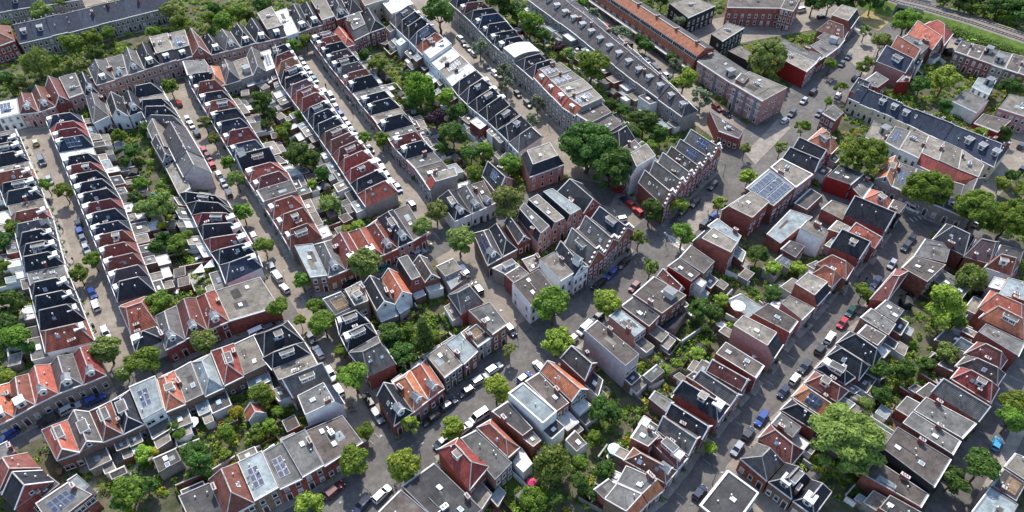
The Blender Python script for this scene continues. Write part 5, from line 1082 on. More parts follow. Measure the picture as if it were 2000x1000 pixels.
b = MB(); A, B2 = offs(RB, 5), offs(RB, -5)
b.face([A[1], B2[1], B2[2], A[2]], M_BALL); dn = Vector((0, 0, -.8)); b.face([B2[1], B2[1]+dn, B2[2]+dn, B2[2]], M_CONC); b.face([A[2], A[2]+dn, A[1]+dn, A[1]], M_CONC); b.face([A[1]+dn, A[2]+dn, B2[2]+dn, B2[1]+dn], M_CONC); b.build('deck', br)
for s in (5.2, -5.2):
    b = MB(); o = offs(RB, s); b.strip(o[1], o[2], .35, .9, M_CONC); b.build('parapet', br)
for s in (2.4, -2.4):
    t = MB(); o = offs(RB, s)
    for k in range(len(o)-1):
        n = int((o[k+1]-o[k]).length/1.3); d = (o[k+1]-o[k]).normalized(); a = math.atan2(d.y, d.x)
        for j in range(n): p = o[k].lerp(o[k+1], j/n); t.box((p.x, p.y, 3.51), .28, 2.5, .1, M_CONC, a)
    root = empty('railway_track', (o[2].x, o[2].y, 3.5)); tag(root, 'railway track %s on ballast, crossing the top right corner' % ('farther from the houses' if s > 0 else 'nearer the houses'), 'railway track', 'railway tracks')
    t.build('sleepers', root)
    for q in (.75, -.75):
        r = MB(); o2 = offs(RB, s+q)
        for k in range(len(o2)-1): r.strip(o2[k]+Vector((0, 0, .16)), o2[k+1]+Vector((0, 0, .16)), .14, .16, M_RAIL)
        r.build('rail', root)
# ------------------------------------------------------------------ gardens
rg = random.Random(5)
PATIO = []; GSPOTS = []; plots = MB(); FENCES = []
ROOFX = ['F', 'F', 'T', 'T', 'D', 'W', 'L', 'W', 'T']
def shed_mesh(k):
    b = MB(); wl = [M_WOOD, WALL['3'], WALL['6'], WALL['4'], WALL['1']][k]; w_, d_, h_ = [(2.6, 2.2, 2.1), (3.6, 2.6, 2.3), (2.4, 2.4, 2.0), (3.0, 2.4, 2.2), (3.2, 2.8, 2.3)][k]
    b.box((0, 0, 0), w_, d_, h_, wl); b.box((0, 0, h_), w_+.24, d_+.24, .14, M_TRIM if k != 2 else M_LEAD)
    rf = MB(); m = ROOF['FTDLU'[k]]
    if k in (0, 2):
        x, y, z = w_/2+.15, d_/2+.15, h_+.15; r = z+.75
        rf.face([(-x, -y, z), (x, -y, z), (x, 0, r), (-x, 0, r)], m); rf.face([(x, y, z), (-x, y, z), (-x, 0, r), (x, 0, r)], m); rf.face([(-x, y, z), (-x, -y, z), (-x, 0, r)], wl); rf.face([(x, -y, z), (x, y, z), (x, 0, r)], wl)
    else: rf.box((0, 0, h_+.145), w_-.1, d_-.1, .05, m)
    dr = MB(); dr.box((.3, -d_/2-.03, .05), .85, .06, 1.85, M_DOOR)
    return b.mesh("body"), rf.mesh("roof"), dr.mesh("door"), max(w_, d_)
SHEDS = [shed_mesh(k) for k in range(5)]
SHEDW = ['brown wooden', 'grey', 'black', 'white', 'brick']
def corner_ok(p, r=.3): return not occupied(p, r) and not on_road(p, r)
nsh = 0
for (root, P, W, D, ref, gl, zz, typ, rv) in HOUSES:
    if not gl or W < 2: continue
    e0 = 0
    # rear extension
    if rg.random() < .88:
        el = rg.uniform(2.2, min(4.8, gl*.55)); u0, u1 = rg.choice(((.03, .62), (.38, .97), (.03, .97), (.03, .97), (.1, .8)))
        if all(not occupied(P(u, 1+s*el/D)) and not on_road(P(u, 1+s*el/D)) for u in (u0+.05, u1-.05) for s in (.3, 1)):
            b = MB(); h = rg.choice((2.7, 2.9, 3.1, 3.1)) if zz < 6 or rg.random() < .7 else 5.2; h = min(h, zz-.4); wl = WALL[rg.choice('1234442135')]
            K = [P(u0, 1+.01/D), P(u1, 1+.01/D), P(u1, 1+el/D), P(u0, 1+el/D)]; up = Vector((0, 0, h))
            for i, j in ((0, 1), (1, 2), (2, 3), (3, 0)): b.face([K[i], K[j], K[j]+up, K[i]+up], wl)
            b.face([k+up for k in K], ROOF[rg.choice(ROOFX)])
            for i, j in ((1, 2), (2, 3), (3, 0)): b.strip(K[i]+up, K[j]+up, .2, .12+.003*i, M_TRIM if rg.random() < .7 else M_WHITE)
            ex = b.build('extension', root); c = sum(K, Vector((0, 0, 0)))/4
            if rg.random() < .5: inst('skylight', SKYDOME, ex, tuple(c+up-root.location), rg.uniform(0, 1)) if False else None
            HQUADS.append(([tuple(k[:2]) for k in K], c.x, c.y, max((k-c).length for k in K))); e0 = el
            if rg.random() < .55:
                s = MB(); q = [P(u0+(u1-u0)*a, 1+el/D*v)+Vector((0, 0, h)) for a, v in ((.35, .35), (.6, .35), (.6, .65), (.35, .65))]
                for i, j in ((0, 1), (1, 2), (2, 3), (3, 0)): s.face([q[i], q[j], q[j]+Vector((0, 0, .25)), q[i]+Vector((0, 0, .25))], M_WHITE)
                s.face([k+Vector((0, 0, .25)) for k in q], M_SKYGL if rg.random() < .5 else M_WHITE)
                so_ = s.build('skylight', ex, root.location); so_.location = (0, 0, 0)
    # a lower outhouse carries on from the extension
    if e0 and rg.random() < .85 and gl-e0 > 3:
        ol = rg.uniform(1.6, min(3.4, gl-e0-.8)); u2, u3 = rg.choice(((.04, .5), (.5, .96), (.04, .8)))
        if all(not occupied(P(u, 1+(e0+s*ol)/D)) and not on_road(P(u, 1+(e0+s*ol)/D)) for u in (u2+.05, u3-.05) for s in (.35, 1)):
            b = MB(); h = rg.choice((2.1, 2.3, 2.5)); wl = WALL[rg.choice('1234443')]
            K = [P(u2, 1+(e0+.02)/D), P(u3, 1+(e0+.02)/D), P(u3, 1+(e0+ol)/D), P(u2, 1+(e0+ol)/D)]; up = Vector((0, 0, h))
            for i, j in ((0, 1), (1, 2), (2, 3), (3, 0)): b.face([K[i], K[j], K[j]+up, K[i]+up], wl)
            b.face([k+up for k in K], ROOF[rg.choice('FTTWLLWTWF')])
            for i, j in ((1, 2), (2, 3), (3, 0)): b.strip(K[i]+up, K[j]+up, .16, .1+.003*i, M_TRIM)
            b.build('outhouse', root); c = sum(K, Vector((0, 0, 0)))/4; HQUADS.append(([tuple(k[:2]) for k in K], c.x, c.y, max((k-c).length for k in K))); e0 += ol*.5
    # plot surface
    m = rg.choice(M_TERR); v1 = 1+gl/D
    k = [P(0, 1+e0*.0/D), P(1, 1), P(1, v1), P(0, v1)]
    if not on_road(P(.5, v1)): plots.face([q+Vector((0, 0, .03+.0015*(len(GSPOTS) % 7))) for q in k], m)
    # patio behind the extension
    if rg.random() < .75: 
        k = [P(u, 1+(e0+s)/D) for u, s in ((.08, 0), (.92, 0), (.92, rg.uniform(1.5, 3)), (.08, 2))]
        PATIO.append([tuple(q[:2]) for q in k])
        if not on_road(k[2], .5): plots.face([q+Vector((0, 0, .05+.0015*(len(GSPOTS) % 7))) for q in k], rg.choice(M_TERR[:4]))
    # fence along one side
    a, c = P(0.0, 1+(e0+.1)/D), P(0.0, 1+(gl-.2)/D)
    if rg.random() < .96 and corner_ok(a, .05) and corner_ok(c, .1) and (c-a).length > 1.5 and corner_ok((a+c)/2, .05): FENCES.append((a, c, ref))
    if rg.random() < .5:
        a, c = P(0.03, 1+gl/D), P(.97, 1+gl/D)
        if corner_ok(a, .2) and corner_ok(c, .2): FENCES.append((a, c, ref+' rear'))
    # shed
    if rg.random() < .7:
        kk = rg.choice((0, 0, 1, 1, 2, 3, 4)); bo, ro, do, ww = SHEDS[kk]
        p = P(rg.choice((.35, .65)), 1+(gl-1.6)/D)
        if corner_ok(p, ww*.55) and gl-e0 > ww+.5:
            d = P(.5, 1)-P(.5, 1.2); s = empty('garden_shed', (p.x, p.y, 0), math.atan2(d.x, -d.y) if True else 0)
            nsh += 1
            s.scale = (min(1, W*.85/ww),)*3
            tag(s, SHEDW[kk]+' shed behind '+ref, 'shed', 'sheds at garden ends')
            inst('body', bo, s, (0, 0, 0)); inst('roof', ro, s, (0, 0, 0)); inst('door', do, s, (0, 0, 0))
            HQUADS.append(([(p.x-ww/2, p.y-ww/2), (p.x+ww/2, p.y-ww/2), (p.x+ww/2, p.y+ww/2), (p.x-ww/2, p.y+ww/2)], p.x, p.y, ww*.7))
    GSPOTS.append((P, D, gl, e0, ref, W))
pl = plots.build('garden_ground', None, Vector((0, 0, 0))); pl['kind'] = 'structure'
M_FEN = [M_WOOD, mat("grey_fence_boards", (96, 92, 88), .9, (124, 119, 113), 1.5, .2), mat("dark_fence_boards", (52, 44, 38), .9, (76, 64, 54), 1.5, .2), WALL['1'], WALL['4']]
FW = ['brown board', 'grey board', 'dark board', 'brick', 'white rendered']
for i, (a, c, ref) in enumerate(FENCES):
    k = rg.choice((0, 0, 1, 1, 2, 3, 3, 4, 4)); b = MB(); org = Vector((a.x, a.y, 0)); d = c-a; n = max(1, int(d.length/1.8)); h = rg.uniform(1.5, 1.95); an = math.atan2(d.y, d.x); m = M_FEN[k]
    f = empty('garden_fence' if k < 3 else 'garden_wall', org); rear = ref.endswith(' rear')
    tag(f, '%s %s %s behind %s' % (FW[k], 'rear' if rear else 'side', 'fence' if k < 3 else 'wall', ref.replace(' rear', '')), 'fence' if k < 3 else 'wall', 'garden boundaries', 'thing')
    if k >= 3:
        c2 = (a+c)/2; b.box((c2.x, c2.y, 0), d.length, .2, h, m, an); b.build('masonry', f); b = MB(); b.box((c2.x, c2.y, h), d.length+.1, .3, .08, M_TRIM, an); b.build('coping', f)
    else:
        for j in range(n):
            c2 = a.lerp(c, (j+.5)/n); b.box((c2.x, c2.y, .05), d.length/n-.06, .05, h-.05-.08*(j % 2 and k == 0), m, an)
        for j in range(n+1): p = a.lerp(c, j/n); b.box((p.x, p.y, 0), .11, .11, h+.1, m, an)
        b.build('fence_panel', f)
# shrubs: counted ones first, the rest as undergrowth
SH = []
for (P, D, gl, e0, ref, W) in GSPOTS:
    if gl-e0 < 1.5: continue
    for j in range(rg.choice((1, 2, 3, 3))):
        u, s = rg.uniform(.12, .88), rg.uniform(e0+.8, gl-.4); p = P(u, 1+s/D); r = rg.uniform(.6, 1.25)
        if corner_ok(p, r*.5) and all((p.x-t[0])**2+(p.y-t[1])**2 > (t[2]*.5)**2 for t in TREES): SH.append((p, r, ref, s > (e0+gl)/2, u > .5))
rg.shuffle(SH); used = set(); n = 0; rest = []
SHW = {'g': 'green', 'd': 'dark green', 'y': 'yellow', 'o': 'olive', 'l': 'lime green', 'p': 'purple', 'w': 'grey green'}
for p, r, ref, far, rt in SH:
    col = rg.choice('gggdddollyw' if rg.random() < .9 else 'py')
    size = 'small' if r < .85 else ('round' if r < 1.05 else 'wide'); key = (ref, size, col)
    if key in used or n >= 285: rest.append((p, r, col)); continue
    used.add(key); n += 1
    o = inst('garden_shrub', rg.choice(CROWN['u']), None, (p.x, p.y, r*.55), rg.uniform(0, 6), (r, r, r*rg.uniform(.8, 1.3)))
    o.material_slots[0].link = 'OBJECT'; o.material_slots[0].material = LEAF[col]
    tag(o, '%s %s shrub behind %s' % (size, SHW[col], ref), 'shrub', 'garden shrubs')
rng = np.random.default_rng(3); CC = []; NN = []; SS = []; MM = []
for p, r, col in rest:
    q = rng.normal(size=(260, 3)); q /= np.linalg.norm(q, axis=1)[:, None]; q[:, 2] = np.abs(q[:, 2]); CC.append(np.array([p.x, p.y, .1])+q*r*rng.uniform(.5, 1.05, 260)[:, None]*np.array([1, 1, 1.1])); NN.append(q+rng.normal(size=(260, 3))*.5); SS.append(rng.uniform(.12, .3, 260))
for (P, D, gl, e0, ref, W) in GSPOTS:
    for j in range(7):
        p = P(rg.uniform(.02, .98), 1+rg.uniform(e0+.3, gl+.6)/D)
        if not corner_ok(p, .2): continue
        k = 55; s = rng.uniform(.3, .8); o = rng.normal(size=(k, 3))*np.array([s, s, .22]); o[:, 2] = np.abs(o[:, 2])+.05
        CC.append(np.array([p.x, p.y, 0])+o); v = rng.normal(size=(k, 3))*.6+np.array([0, 0, 1.]); NN.append(v); SS.append(rng.uniform(.1, .26, k))
# verges: scrub on the railway bank
A = offs(RB, -8)
for k in range(2200):
    i = rg.choice((2, 3)); t = rg.random(); p = A[i].lerp(A[i+1], t); sft = rng.normal(size=2)*1.8; kk = 6
    o = rng.normal(size=(kk, 3))*.5; o[:, 2] = np.abs(o[:, 2])+1.2; CC.append(np.array([p.x+sft[0], p.y+sft[1], 0])+o); NN.append(rng.normal(size=(kk, 3))*.6+np.array([0, 0, 1.])); SS.append(rng.uniform(.2, .4, kk))

MM += [rg.choice('gdo') for _ in range(len(CC))]
# beds, bushes and climbers filling the inside of the blocks
from mathutils import noise
def seen(p): 
    d = p-CAMV; dp = d.dot(Vector((0, CT, -ST))); X = d.x/dp*F_PX+CX; Y = -d.dot(Vector((0, ST, CT)))/dp*F_PX+CY
    return -60 < X < 2060 and -60 < Y < 1060
nb = 0
for k in range(190000):
    y = 60+(rg.random()**.7)*300; x = rg.uniform(-.85, .85)*(y+75); p = Vector((x, y, 0))
    if not seen(p): continue
    nz = noise.noise(p*.11)+.5*noise.noise(p*.37)
    if nz < -.42+rg.uniform(-.3, .3) or nb > 12500: continue
    r = rg.uniform(.4, 1.15)+(max(0, nz)*1.2)
    if occupied(p, r*.5) or on_road(p, .9+r*.4): continue
    if any(inside(p, q) for q in PATIO) and rg.random() < .8: continue
    kk = 42; q = rng.normal(size=(kk, 3)); q /= np.linalg.norm(q, axis=1)[:, None]; q[:, 2] = np.abs(q[:, 2])
    CC.append(np.array([p.x, p.y, .05])+q*r*rng.uniform(.5, 1.05, kk)[:, None]*np.array([1, 1, 1.15])); NN.append(q+rng.normal(size=(kk, 3))*.45+np.array([0, 0, .2])); SS.append(rng.uniform(.6, 1.2, kk)*.3*(.6+.4*r)); MM.append(rg.choice('ggggdddollllly' if rg.random() < .96 else 'yyp')); nb += 1
for (P, D, gl, e0, ref, W) in GSPOTS:
    for u in (.06, .94):
        if rg.random() < .35:
            p = P(u, -.45/D); kk = 40; q = rng.normal(size=(kk, 3)); q /= np.linalg.norm(q, axis=1)[:, None]; r = rg.uniform(.3, .6); q[:, 2] = np.abs(q[:, 2])
            CC.append(np.array([p.x, p.y, .12])+q*r*np.array([1, 1, rg.uniform(1, 2.2)])); NN.append(q+rng.normal(size=(kk, 3))*.4); SS.append(rng.uniform(.12, .24, kk)); MM.append(rg.choice('gdlo'))
LK = list('gdolywp'); MI = np.concatenate([np.full(len(c), LK.index(m), dtype=np.int32) for c, m in zip(CC, MM)])
CC = np.concatenate(CC); NN = np.concatenate(NN); NN /= np.linalg.norm(NN, axis=1)[:, None]; SS = np.concatenate(SS)
me = leafmesh("undergrowth", CC, NN, SS, rng); me.materials.clear(); [me.materials.append(LEAF[c]) for c in LK]; me.polygons.foreach_set("material_index", MI); o = bpy.data.objects.new("undergrowth", me); COL.objects.link(o); tag(o, 'mixed green undergrowth covering the garden beds and railway bank', 'ground cover', None, 'stuff')
# ------------------------------------------------------------------ vehicles
PAINT = {}
def paint(name, rgb):
    m = mat(name, rgb, .28, rgb, 1, .08, spec=.6); m.node_tree.nodes["Principled BSDF"].inputs['Coat Weight'].default_value = .6; PAINT[name] = m; return m
for nm, rgb in (('white', (214, 214, 212)), ('silver', (150, 154, 158)), ('grey', (92, 96, 100)), ('black', (20, 21, 24)), ('dark grey', (44, 47, 52)), ('red', (158, 20, 20)), ('dark red', (96, 18, 24)), ('blue', (30, 62, 132)), ('navy', (24, 32, 62)), ('teal', (22, 118, 108)), ('green', (40, 76, 70)), ('cream', (190, 180, 130)), ('light blue', (70, 150, 190)), ('lime', (150, 190, 60))): paint(nm, rgb)
M_LAMP = mat("lamp_lens", (190, 196, 200), .15, (220, 224, 226), 1, 0, spec=.8); M_TAIL = mat("tail_lens", (130, 12, 12), .2, (150, 16, 14), 1, 0)
def car_meshes(kind):
    L, Wd, Hh = {'hatchback': (3.95, 1.72, 1.48), 'estate': (4.6, 1.8, 1.47), 'van': (4.9, 1.9, 1.95)}[kind]
    prof = {'hatchback': [(-.5, .36, .78, 0), (-.49, .3, .86, 0), (-.42, .24, .93, 1), (-.1, .24, .96, 1), (.2, .24, .93, 1), (.44, .25, .74, 0), (.5, .34, .6, 0)],
            'estate': [(-.5, .36, .8, 0), (-.49, .3, .9, 0), (-.43, .24, .95, 1), (-.1, .24, .96, 1), (.18, .24, .94, 1), (.45, .25, .74, 0), (.5, .34, .6, 0)],
            'van': [(-.5, .36, 1.0, 0), (-.495, .3, 1.1, 0), (-.45, .26, 1.15, 1), (-.1, .26, 1.16, 1), (.24, .26, 1.12, 1), (.46, .28, .95, 0), (.5, .36, .7, 0)]}[kind]
    b = MB(); pt = PAINT['white']; rings = []
    for x, z0, z1, f in prof:
        w0 = Wd/2*(.86 if abs(x) > .48 else (.95 if abs(x) > .4 else 1)); X = x*L
        rings.append([Vector((X, -w0*.94, z0)), Vector((X, -w0, z0+(z1-z0)*.5)), Vector((X, -w0*.93, z1)), Vector((X, 0, z1+.03)), Vector((X, w0*.93, z1)), Vector((X, w0, z0+(z1-z0)*.5)), Vector((X, w0*.94, z0))])
    for a, c in zip(rings, rings[1:]):
        for k in range(6): b.face([a[k], a[k+1], c[k+1], c[k]][::-1], pt)
        b.face([a[0], c[0], c[6], a[6]], M_BLACK)
    b.face(rings[0], pt); b.face(rings[-1][::-1], pt)
    # roof panel and pillars
    rx = {'hatchback': (-.40, .10, -.46, .27), 'estate': (-.42, .08, -.47, .25), 'van': (-.47, .22, -.49, .36)}[kind]
    zr = Hh; zb = .93 if kind != 'van' else 1.13; wr = Wd/2*.76; wb2 = Wd/2*.9
    T = [Vector((rx[0]*L, -wr, zr)), Vector((rx[1]*L, -wr, zr)), Vector((rx[1]*L, wr, zr)), Vector((rx[0]*L, wr, zr))]
    Bt = [Vector((rx[2]*L, -wb2, zb)), Vector((rx[3]*L, -wb2*.96, zb-.03)), Vector((rx[3]*L, wb2*.96, zb-.03)), Vector((rx[2]*L, wb2, zb))]
    up = Vector((0, 0, .05)); b.face([t+up for t in T], pt)
    for i, j in ((0, 1), (1, 2), (2, 3), (3, 0)): b.face([T[i], T[j], T[j]+up, T[i]+up], pt)
    for i in range(4): b.strip(Bt[i], T[i]+Vector((0, 0, .0)), .11, .06, pt)
    for s in (-1, 1): m0 = Vector((-.12*L, s*wb2*.99, zb)); m1 = Vector((-.12*L, s*wr*1.0, zr)); b.strip(m0, m1, .1, .06, pt, Vector((0, s, 0)))
    for s in (-1, 1): b.box((rx[3]*L-.25, s*(Wd/2+.07), .92 if kind != 'van' else 1.15), .14, .16, .13, M_BLACK)
    g = MB()
    for i, j in ((0, 1), (1, 2), (2, 3), (3, 0)): g.face([Bt[i], Bt[j], T[j], T[i]], pt if (kind == 'van' and i in (0, 2)) and False else M_GLASS)
    wl = MB(); r = .31 if kind != 'van' else .34
    wl.tube((0, -.1, 0), (0, .1, 0), r, r, M_BLACK, 14); wl.tube((0, -.115, 0), (0, .115, 0), r*.62, r*.62, M_ALU, 10)
    hl = MB(); hl.box((0, 0, 0), .1, .34, .16, M_LAMP); tl = MB(); tl.box((0, 0, 0), .08, .2, .3, M_TAIL)
    ws = [(x*L*.31, s*(Wd/2-.09), r) for x in (-1, 1) for s in (-1, 1)]
    lh = [(.475*L, s*Wd*.33, .62 if kind != 'van' else .76) for s in (-1, 1)]; lt = [(-.497*L, s*Wd*.36, .62 if kind != 'van' else .8) for s in (-1, 1)]
    return b.mesh("body"), g.mesh("windows"), wl.mesh("wheel"), hl.mesh("headlight"), tl.mesh("taillight"), ws, lh, lt
CARM = {k: car_meshes(k) for k in ('hatchback', 'estate', 'van')}
CARCAT = {'hatchback': 'car', 'estate': 'car', 'van': 'van'}
CARN = {}
def CAR(kind, col, x, y, where, end, n, turn=0):
    p = G(x, y, .7); p.z = 0; d = near_road(p)[1]; rd = random.Random(int(x*7+y)); a = math.atan2(d.y, d.x)+(math.pi if rd.random() < .5 else 0)+turn+rd.uniform(-.05, .05)
    t = empty('parked_car' if kind != 'van' else 'parked_van', (p.x, p.y, .1), a)
    tag(t, '%s %s parked %s from %s of %s' % (col, kind, ORD[n], end, where), CARCAT[kind], 'vehicles parked along the streets')
    bo, gl, wh, hl, tl, ws, lh, lt = CARM[kind]
    o = inst('body', bo, t, (0, 0, 0)); o.material_slots[0].link = 'OBJECT'; o.material_slots[0].material = PAINT[col]
    g = inst('windows', gl, t, (0, 0, 0))
    for w_ in ws: inst('wheel', wh, t, w_)
    for w_ in lh: inst('headlight', hl, t, w_)
    for w_ in lt: inst('taillight', tl, t, w_)
def CARS(where, end, s):
    for i, it in enumerate(s.split(';')):
        f = it.split(); k = {'h': 'hatchback', 'e': 'estate', 'v': 'van'}[f[0]]; CAR(k, f[1].replace('_', ' '), float(f[2]), float(f[3]), where, end, i, math.radians(float(f[4])) if len(f) > 4 else 0)
CARS("first left street", "top", "h cream 70 278;v grey 82 315;h silver 97 352;h black 153 435;e blue 155 450;h grey 163 468;h silver 169 486;h blue 181 573;e white 187 596;e white 207 650")
CARS("second left street", "top", "h red 350 202;h white 367 234;h white 374 244;e black 384 260;h red 398 292;h dark_red 407 306;h red 414 322;h white 427 340;h silver 437 358;e dark_grey 447 377;h white 495 460;h dark_grey 500 470;h silver 530 520;v white 541 540;h white 556 563;h dark_grey 607 660;e white 622 688;e white 646 730;h white 662 762;e black 720 783;e grey 737 812")
CARS("third left street", "top", "h silver 588 117;h white 595 128;h white 602 138;h silver 608 147;h teal 615 156;e white 633 178;v white 647 190;h white 655 207;e blue 664 221;h silver 673 234;h white 682 246;h dark_grey 690 258;h blue 698 270;h silver 723 292;e silver 740 318;h white 749 332;h silver 757 345;h grey 765 356;h blue 778 368;e grey 803 398;v white 905 530;e navy 933 563;h navy 998 645")
CARS("fourth left street", "top", "e white 898 74;h black 906 86;h dark_grey 915 95;e silver 924 104;h grey 951 131;e white 967 144;h dark_grey 975 152;h black 1011 184;e black 1031 203")
CARS("fifth left street", "top", "h red 1187 53;e black 1228 85;h white 1264 120;e dark_grey 1275 128;h black 1285 137;h white 1302 149;h dark_grey 1312 157;e dark_red 1400 210;h black 1420 222")
CARS("main street", "top", "v white 1565 20;e black 1605 33;h white 1697 122;h dark_grey 1657 111;h dark_grey 1644 125;e black 1671 152;h white 1637 186;e black 1589 179;h silver 1570 197;h grey 1600 222;e dark_grey 1547 221;h white 1533 235;e black 1392 362;e black 1357 396;h green 1334 412;h blue 1395 422;e dark_grey 1377 436;e black 1217 515;e blue 1194 535;e black 1169 556;h dark_red 1239 560;e red 1195 601;h navy 1167 620;v white 1142 642;h white 1116 665;e white 965 720;e silver 938 741;h white 1053 716;h blue 1024 738;h dark_grey 911 765;e navy 876 790;e black 842 818;v white 936 813;e white 905 838;h dark_grey 862 865;e dark_red 654 957;h dark_grey 622 977;e white 746 965;e navy 708 986")
CARS("corner by big trees", "left", "h red 1207 371;h navy 1220 390;e red 1233 401;h red 1246 413;e white 1210 429 70")
CARS("shaded brick street", "top", "v white 1780 407;h dark_grey 1780 467;h dark_grey 1769 482;h silver 1742 516;e navy 1711 551;h navy 1696 572;h green 1661 609;h red 1645 631;e white 1621 659;h dark_grey 1602 682;e dark_grey 1572 716;h white 1552 740;h navy 1530 765;e blue 1487 817;h dark_grey 1462 847;h silver 1440 876;h navy 1366 962")
CARS("middle cross street", "left", "e black 683 556;h teal 748 523;e dark_grey 782 510;h silver 819 494")
CARS("lower left street", "left", "e blue 15 852;e dark_grey 92 820;e silver 137 798;e blue 185 780;v white 505 648;e grey 531 638")
CARS("right edge roads", "top", "h dark_grey 1872 81;h lime 1897 80;h dark_grey 1995 285;h white 1908 435;h light_blue 1946 867;h dark_grey 1998 330")
# ------------------------------------------------------------------ people and bicycles
def bike_mesh():
    fr = MB(); m = M_BLACK
    P = dict(r=(-.52, 0, .34), f=(.52, 0, .34), s=(-.2, 0, .85), h=(.36, 0, .85), c=(-.06, 0, .3))
    for a, c in (('r', 's'), ('r', 'c'), ('c', 's'), ('c', 'h'), ('s', 'h'), ('h', 'f')): fr.tube(P[a], P[c], .03, .03, M_STEEL, 5)
    sd = MB(); sd.box((-.22, 0, .9), .28, .17, .07, m, 0, None, .7)
    hb = MB(); hb.tube((.36, 0, .85), (.33, 0, 1.02), .025, .025, M_STEEL, 5); hb.tube((.28, -.28, 1.03), (.28, .28, 1.03), .025, .025, m, 5)
    w = MB()
    n = 12
    for k in range(n):
        a0, a1 = 6.2832*k/n, 6.2832*(k+1)/n; w.tube((math.cos(a0)*.33, 0, math.sin(a0)*.33), (math.cos(a1)*.33, 0, math.sin(a1)*.33), .035, .035, m, 4, False)
        if k % 2 == 0: w.tube((0, 0, 0), (math.cos(a0)*.33, 0, math.sin(a0)*.33), .012, .012, M_ALU, 3, False)
    return fr.mesh("frame"), sd.mesh("saddle"), hb.mesh("handlebar"), w.mesh("wheel")
BK = bike_mesh()
def BIKE(p, rz, label, group=None, lean=.08):
    t = empty('bicycle', (p.x, p.y, .13), rz); t.rotation_euler = (lean, 0, rz); tag(t, label, 'bicycle', group)
    inst('frame', BK[0], t, (0, 0, 0)); inst('saddle', BK[1], t, (0, 0, 0)); inst('handlebar', BK[2], t, (0, 0, 0)); inst('wheel', BK[3], t, (-.52, 0, .34)); inst('wheel', BK[3], t, (.52, 0, .34))
for where, pts in (("white main street corner", [(1118, 580), (1124, 576), (1130, 572), (1136, 568), (1142, 563)]), ("stepped gable parking bay", [(1310, 432), (1315, 429), (1320, 426)]), ("end of second left street", [(682, 790), (686, 797), (690, 804), (684, 783)]),
                   ("tree at lower crossing", [(772, 950), (777, 946), (766, 955)]), ("roadside above brick shop row", [(1255, 690), (1600, 150), (1610, 145)][:0]), ("upper main street brick terrace", [(1607, 150), (1613, 145), (1618, 141)])):
    for i, (x, y) in enumerate(pts):
        p = G(x, y, .5); d = near_road(p)[1]; BIKE(p, math.atan2(d.y, d.x)+1.2, 'dark bicycle parked %s in line beside the %s' % (ORD[i], where), 'parked bicycles')
def person_mesh(name, pose, top, legs):
    vs = [(0, 0, .92, .15), (0, 0, 1.12, .14), (.02, 0, 1.34, .17), (.03, 0, 1.5, .06), (.05, 0, 1.64, .105), (.04, 0, 1.74, .085),
          (.02, .19, 1.4, .065), (-.05 if pose == 0 else .18, .24, 1.15, .05), (.1 if pose == 0 else .42, .22, .95 if pose == 0 else 1.12, .045),
          (.02, -.19, 1.4, .065), (.12 if pose == 0 else .18, -.24, 1.15, .05), (.26 if pose == 0 else .42, -.22, 1.0 if pose == 0 else 1.12, .045),
          (.02, .1, .86, .1), (.16 if pose == 0 else .3, .1, .5 if pose == 0 else .66, .07), (.2 if pose == 0 else .2, .1, .06 if pose == 0 else .25, .05), (.34 if pose == 0 else .32, .1, .04 if pose == 0 else .23, .04),
          (.0, -.1, .86, .1), (-.1 if pose == 0 else .26, -.1, .48 if pose == 0 else .55, .07), (-.3 if pose == 0 else .1, -.1, .1 if pose == 0 else .2, .05), (-.18 if pose == 0 else .22, -.1, .05 if pose == 0 else .18, .04)]
    ed = [(0, 1), (1, 2), (2, 3), (3, 4), (4, 5), (2, 6), (6, 7), (7, 8), (2, 9), (9, 10), (10, 11), (0, 12), (12, 13), (13, 14), (14, 15), (0, 16), (16, 17), (17, 18), (18, 19)]
    me = bpy.data.meshes.new(name); me.from_pydata([v[:3] for v in vs], ed, []); o = bpy.data.objects.new(name, me); COL.objects.link(o)
    sk = o.modifiers.new('Skin', 'SKIN'); 
    if not me.skin_vertices: me.attributes.new('skin', 'FLOAT_VECTOR', 'POINT') if False else None
    bpy.context.view_layer.objects.active = o
    bpy.context.view_layer.update()
    if me.skin_vertices:
        for i, v in enumerate(me.skin_vertices[0].data): v.radius = (vs[i][3], vs[i][3]); v.use_root = (i == 0)
    sb = o.modifiers.new('Sub', 'SUBSURF'); sb.levels = 1; sb.render_levels = 1
    # clothing colours by height
    dg = bpy.context.evaluated_depsgraph_get(); ev = o.evaluated_get(dg); m2 = bpy.data.meshes.new_from_object(ev); bpy.data.objects.remove(o)
    for m in (mat(top+'_clothing', CLO[top], .9), mat(legs+'_clothing', CLO[legs], .9), mat('skin', (176, 130, 104), .7), mat('hair', (48, 36, 28), .8)): m2.materials.append(m)
    for p in m2.polygons:
        c = p.center; r = 0
        if c.z < .9: r = 1
        if c.z > 1.5: r = 2
        if c.z > 1.66 or (c.z > 1.56 and c.x < .0): r = 3
        if abs(c.y) > .19 and c.z < 1.08 and c.z > .8: r = 2
        p.material_index = r; p.use_smooth = True
    return m2
CLO = {'red': (150, 24, 22), 'white': (210, 208, 204), 'navy': (26, 32, 54), 'black': (22, 22, 24), 'blue': (52, 84, 136), 'grey': (110, 110, 112), 'green': (60, 90, 64)}
def PERSON(x, y, top, legs, label, pose=0, rz=0):
    o = bpy.data.objects.new('person', person_mesh('person', pose, top, legs)); COL.objects.link(o); p = G(x, y, .9); o.location = (p.x, p.y, .13 if pose == 0 else .2); o.rotation_euler = (0, 0, rz); tag(o, label, 'person'); return p
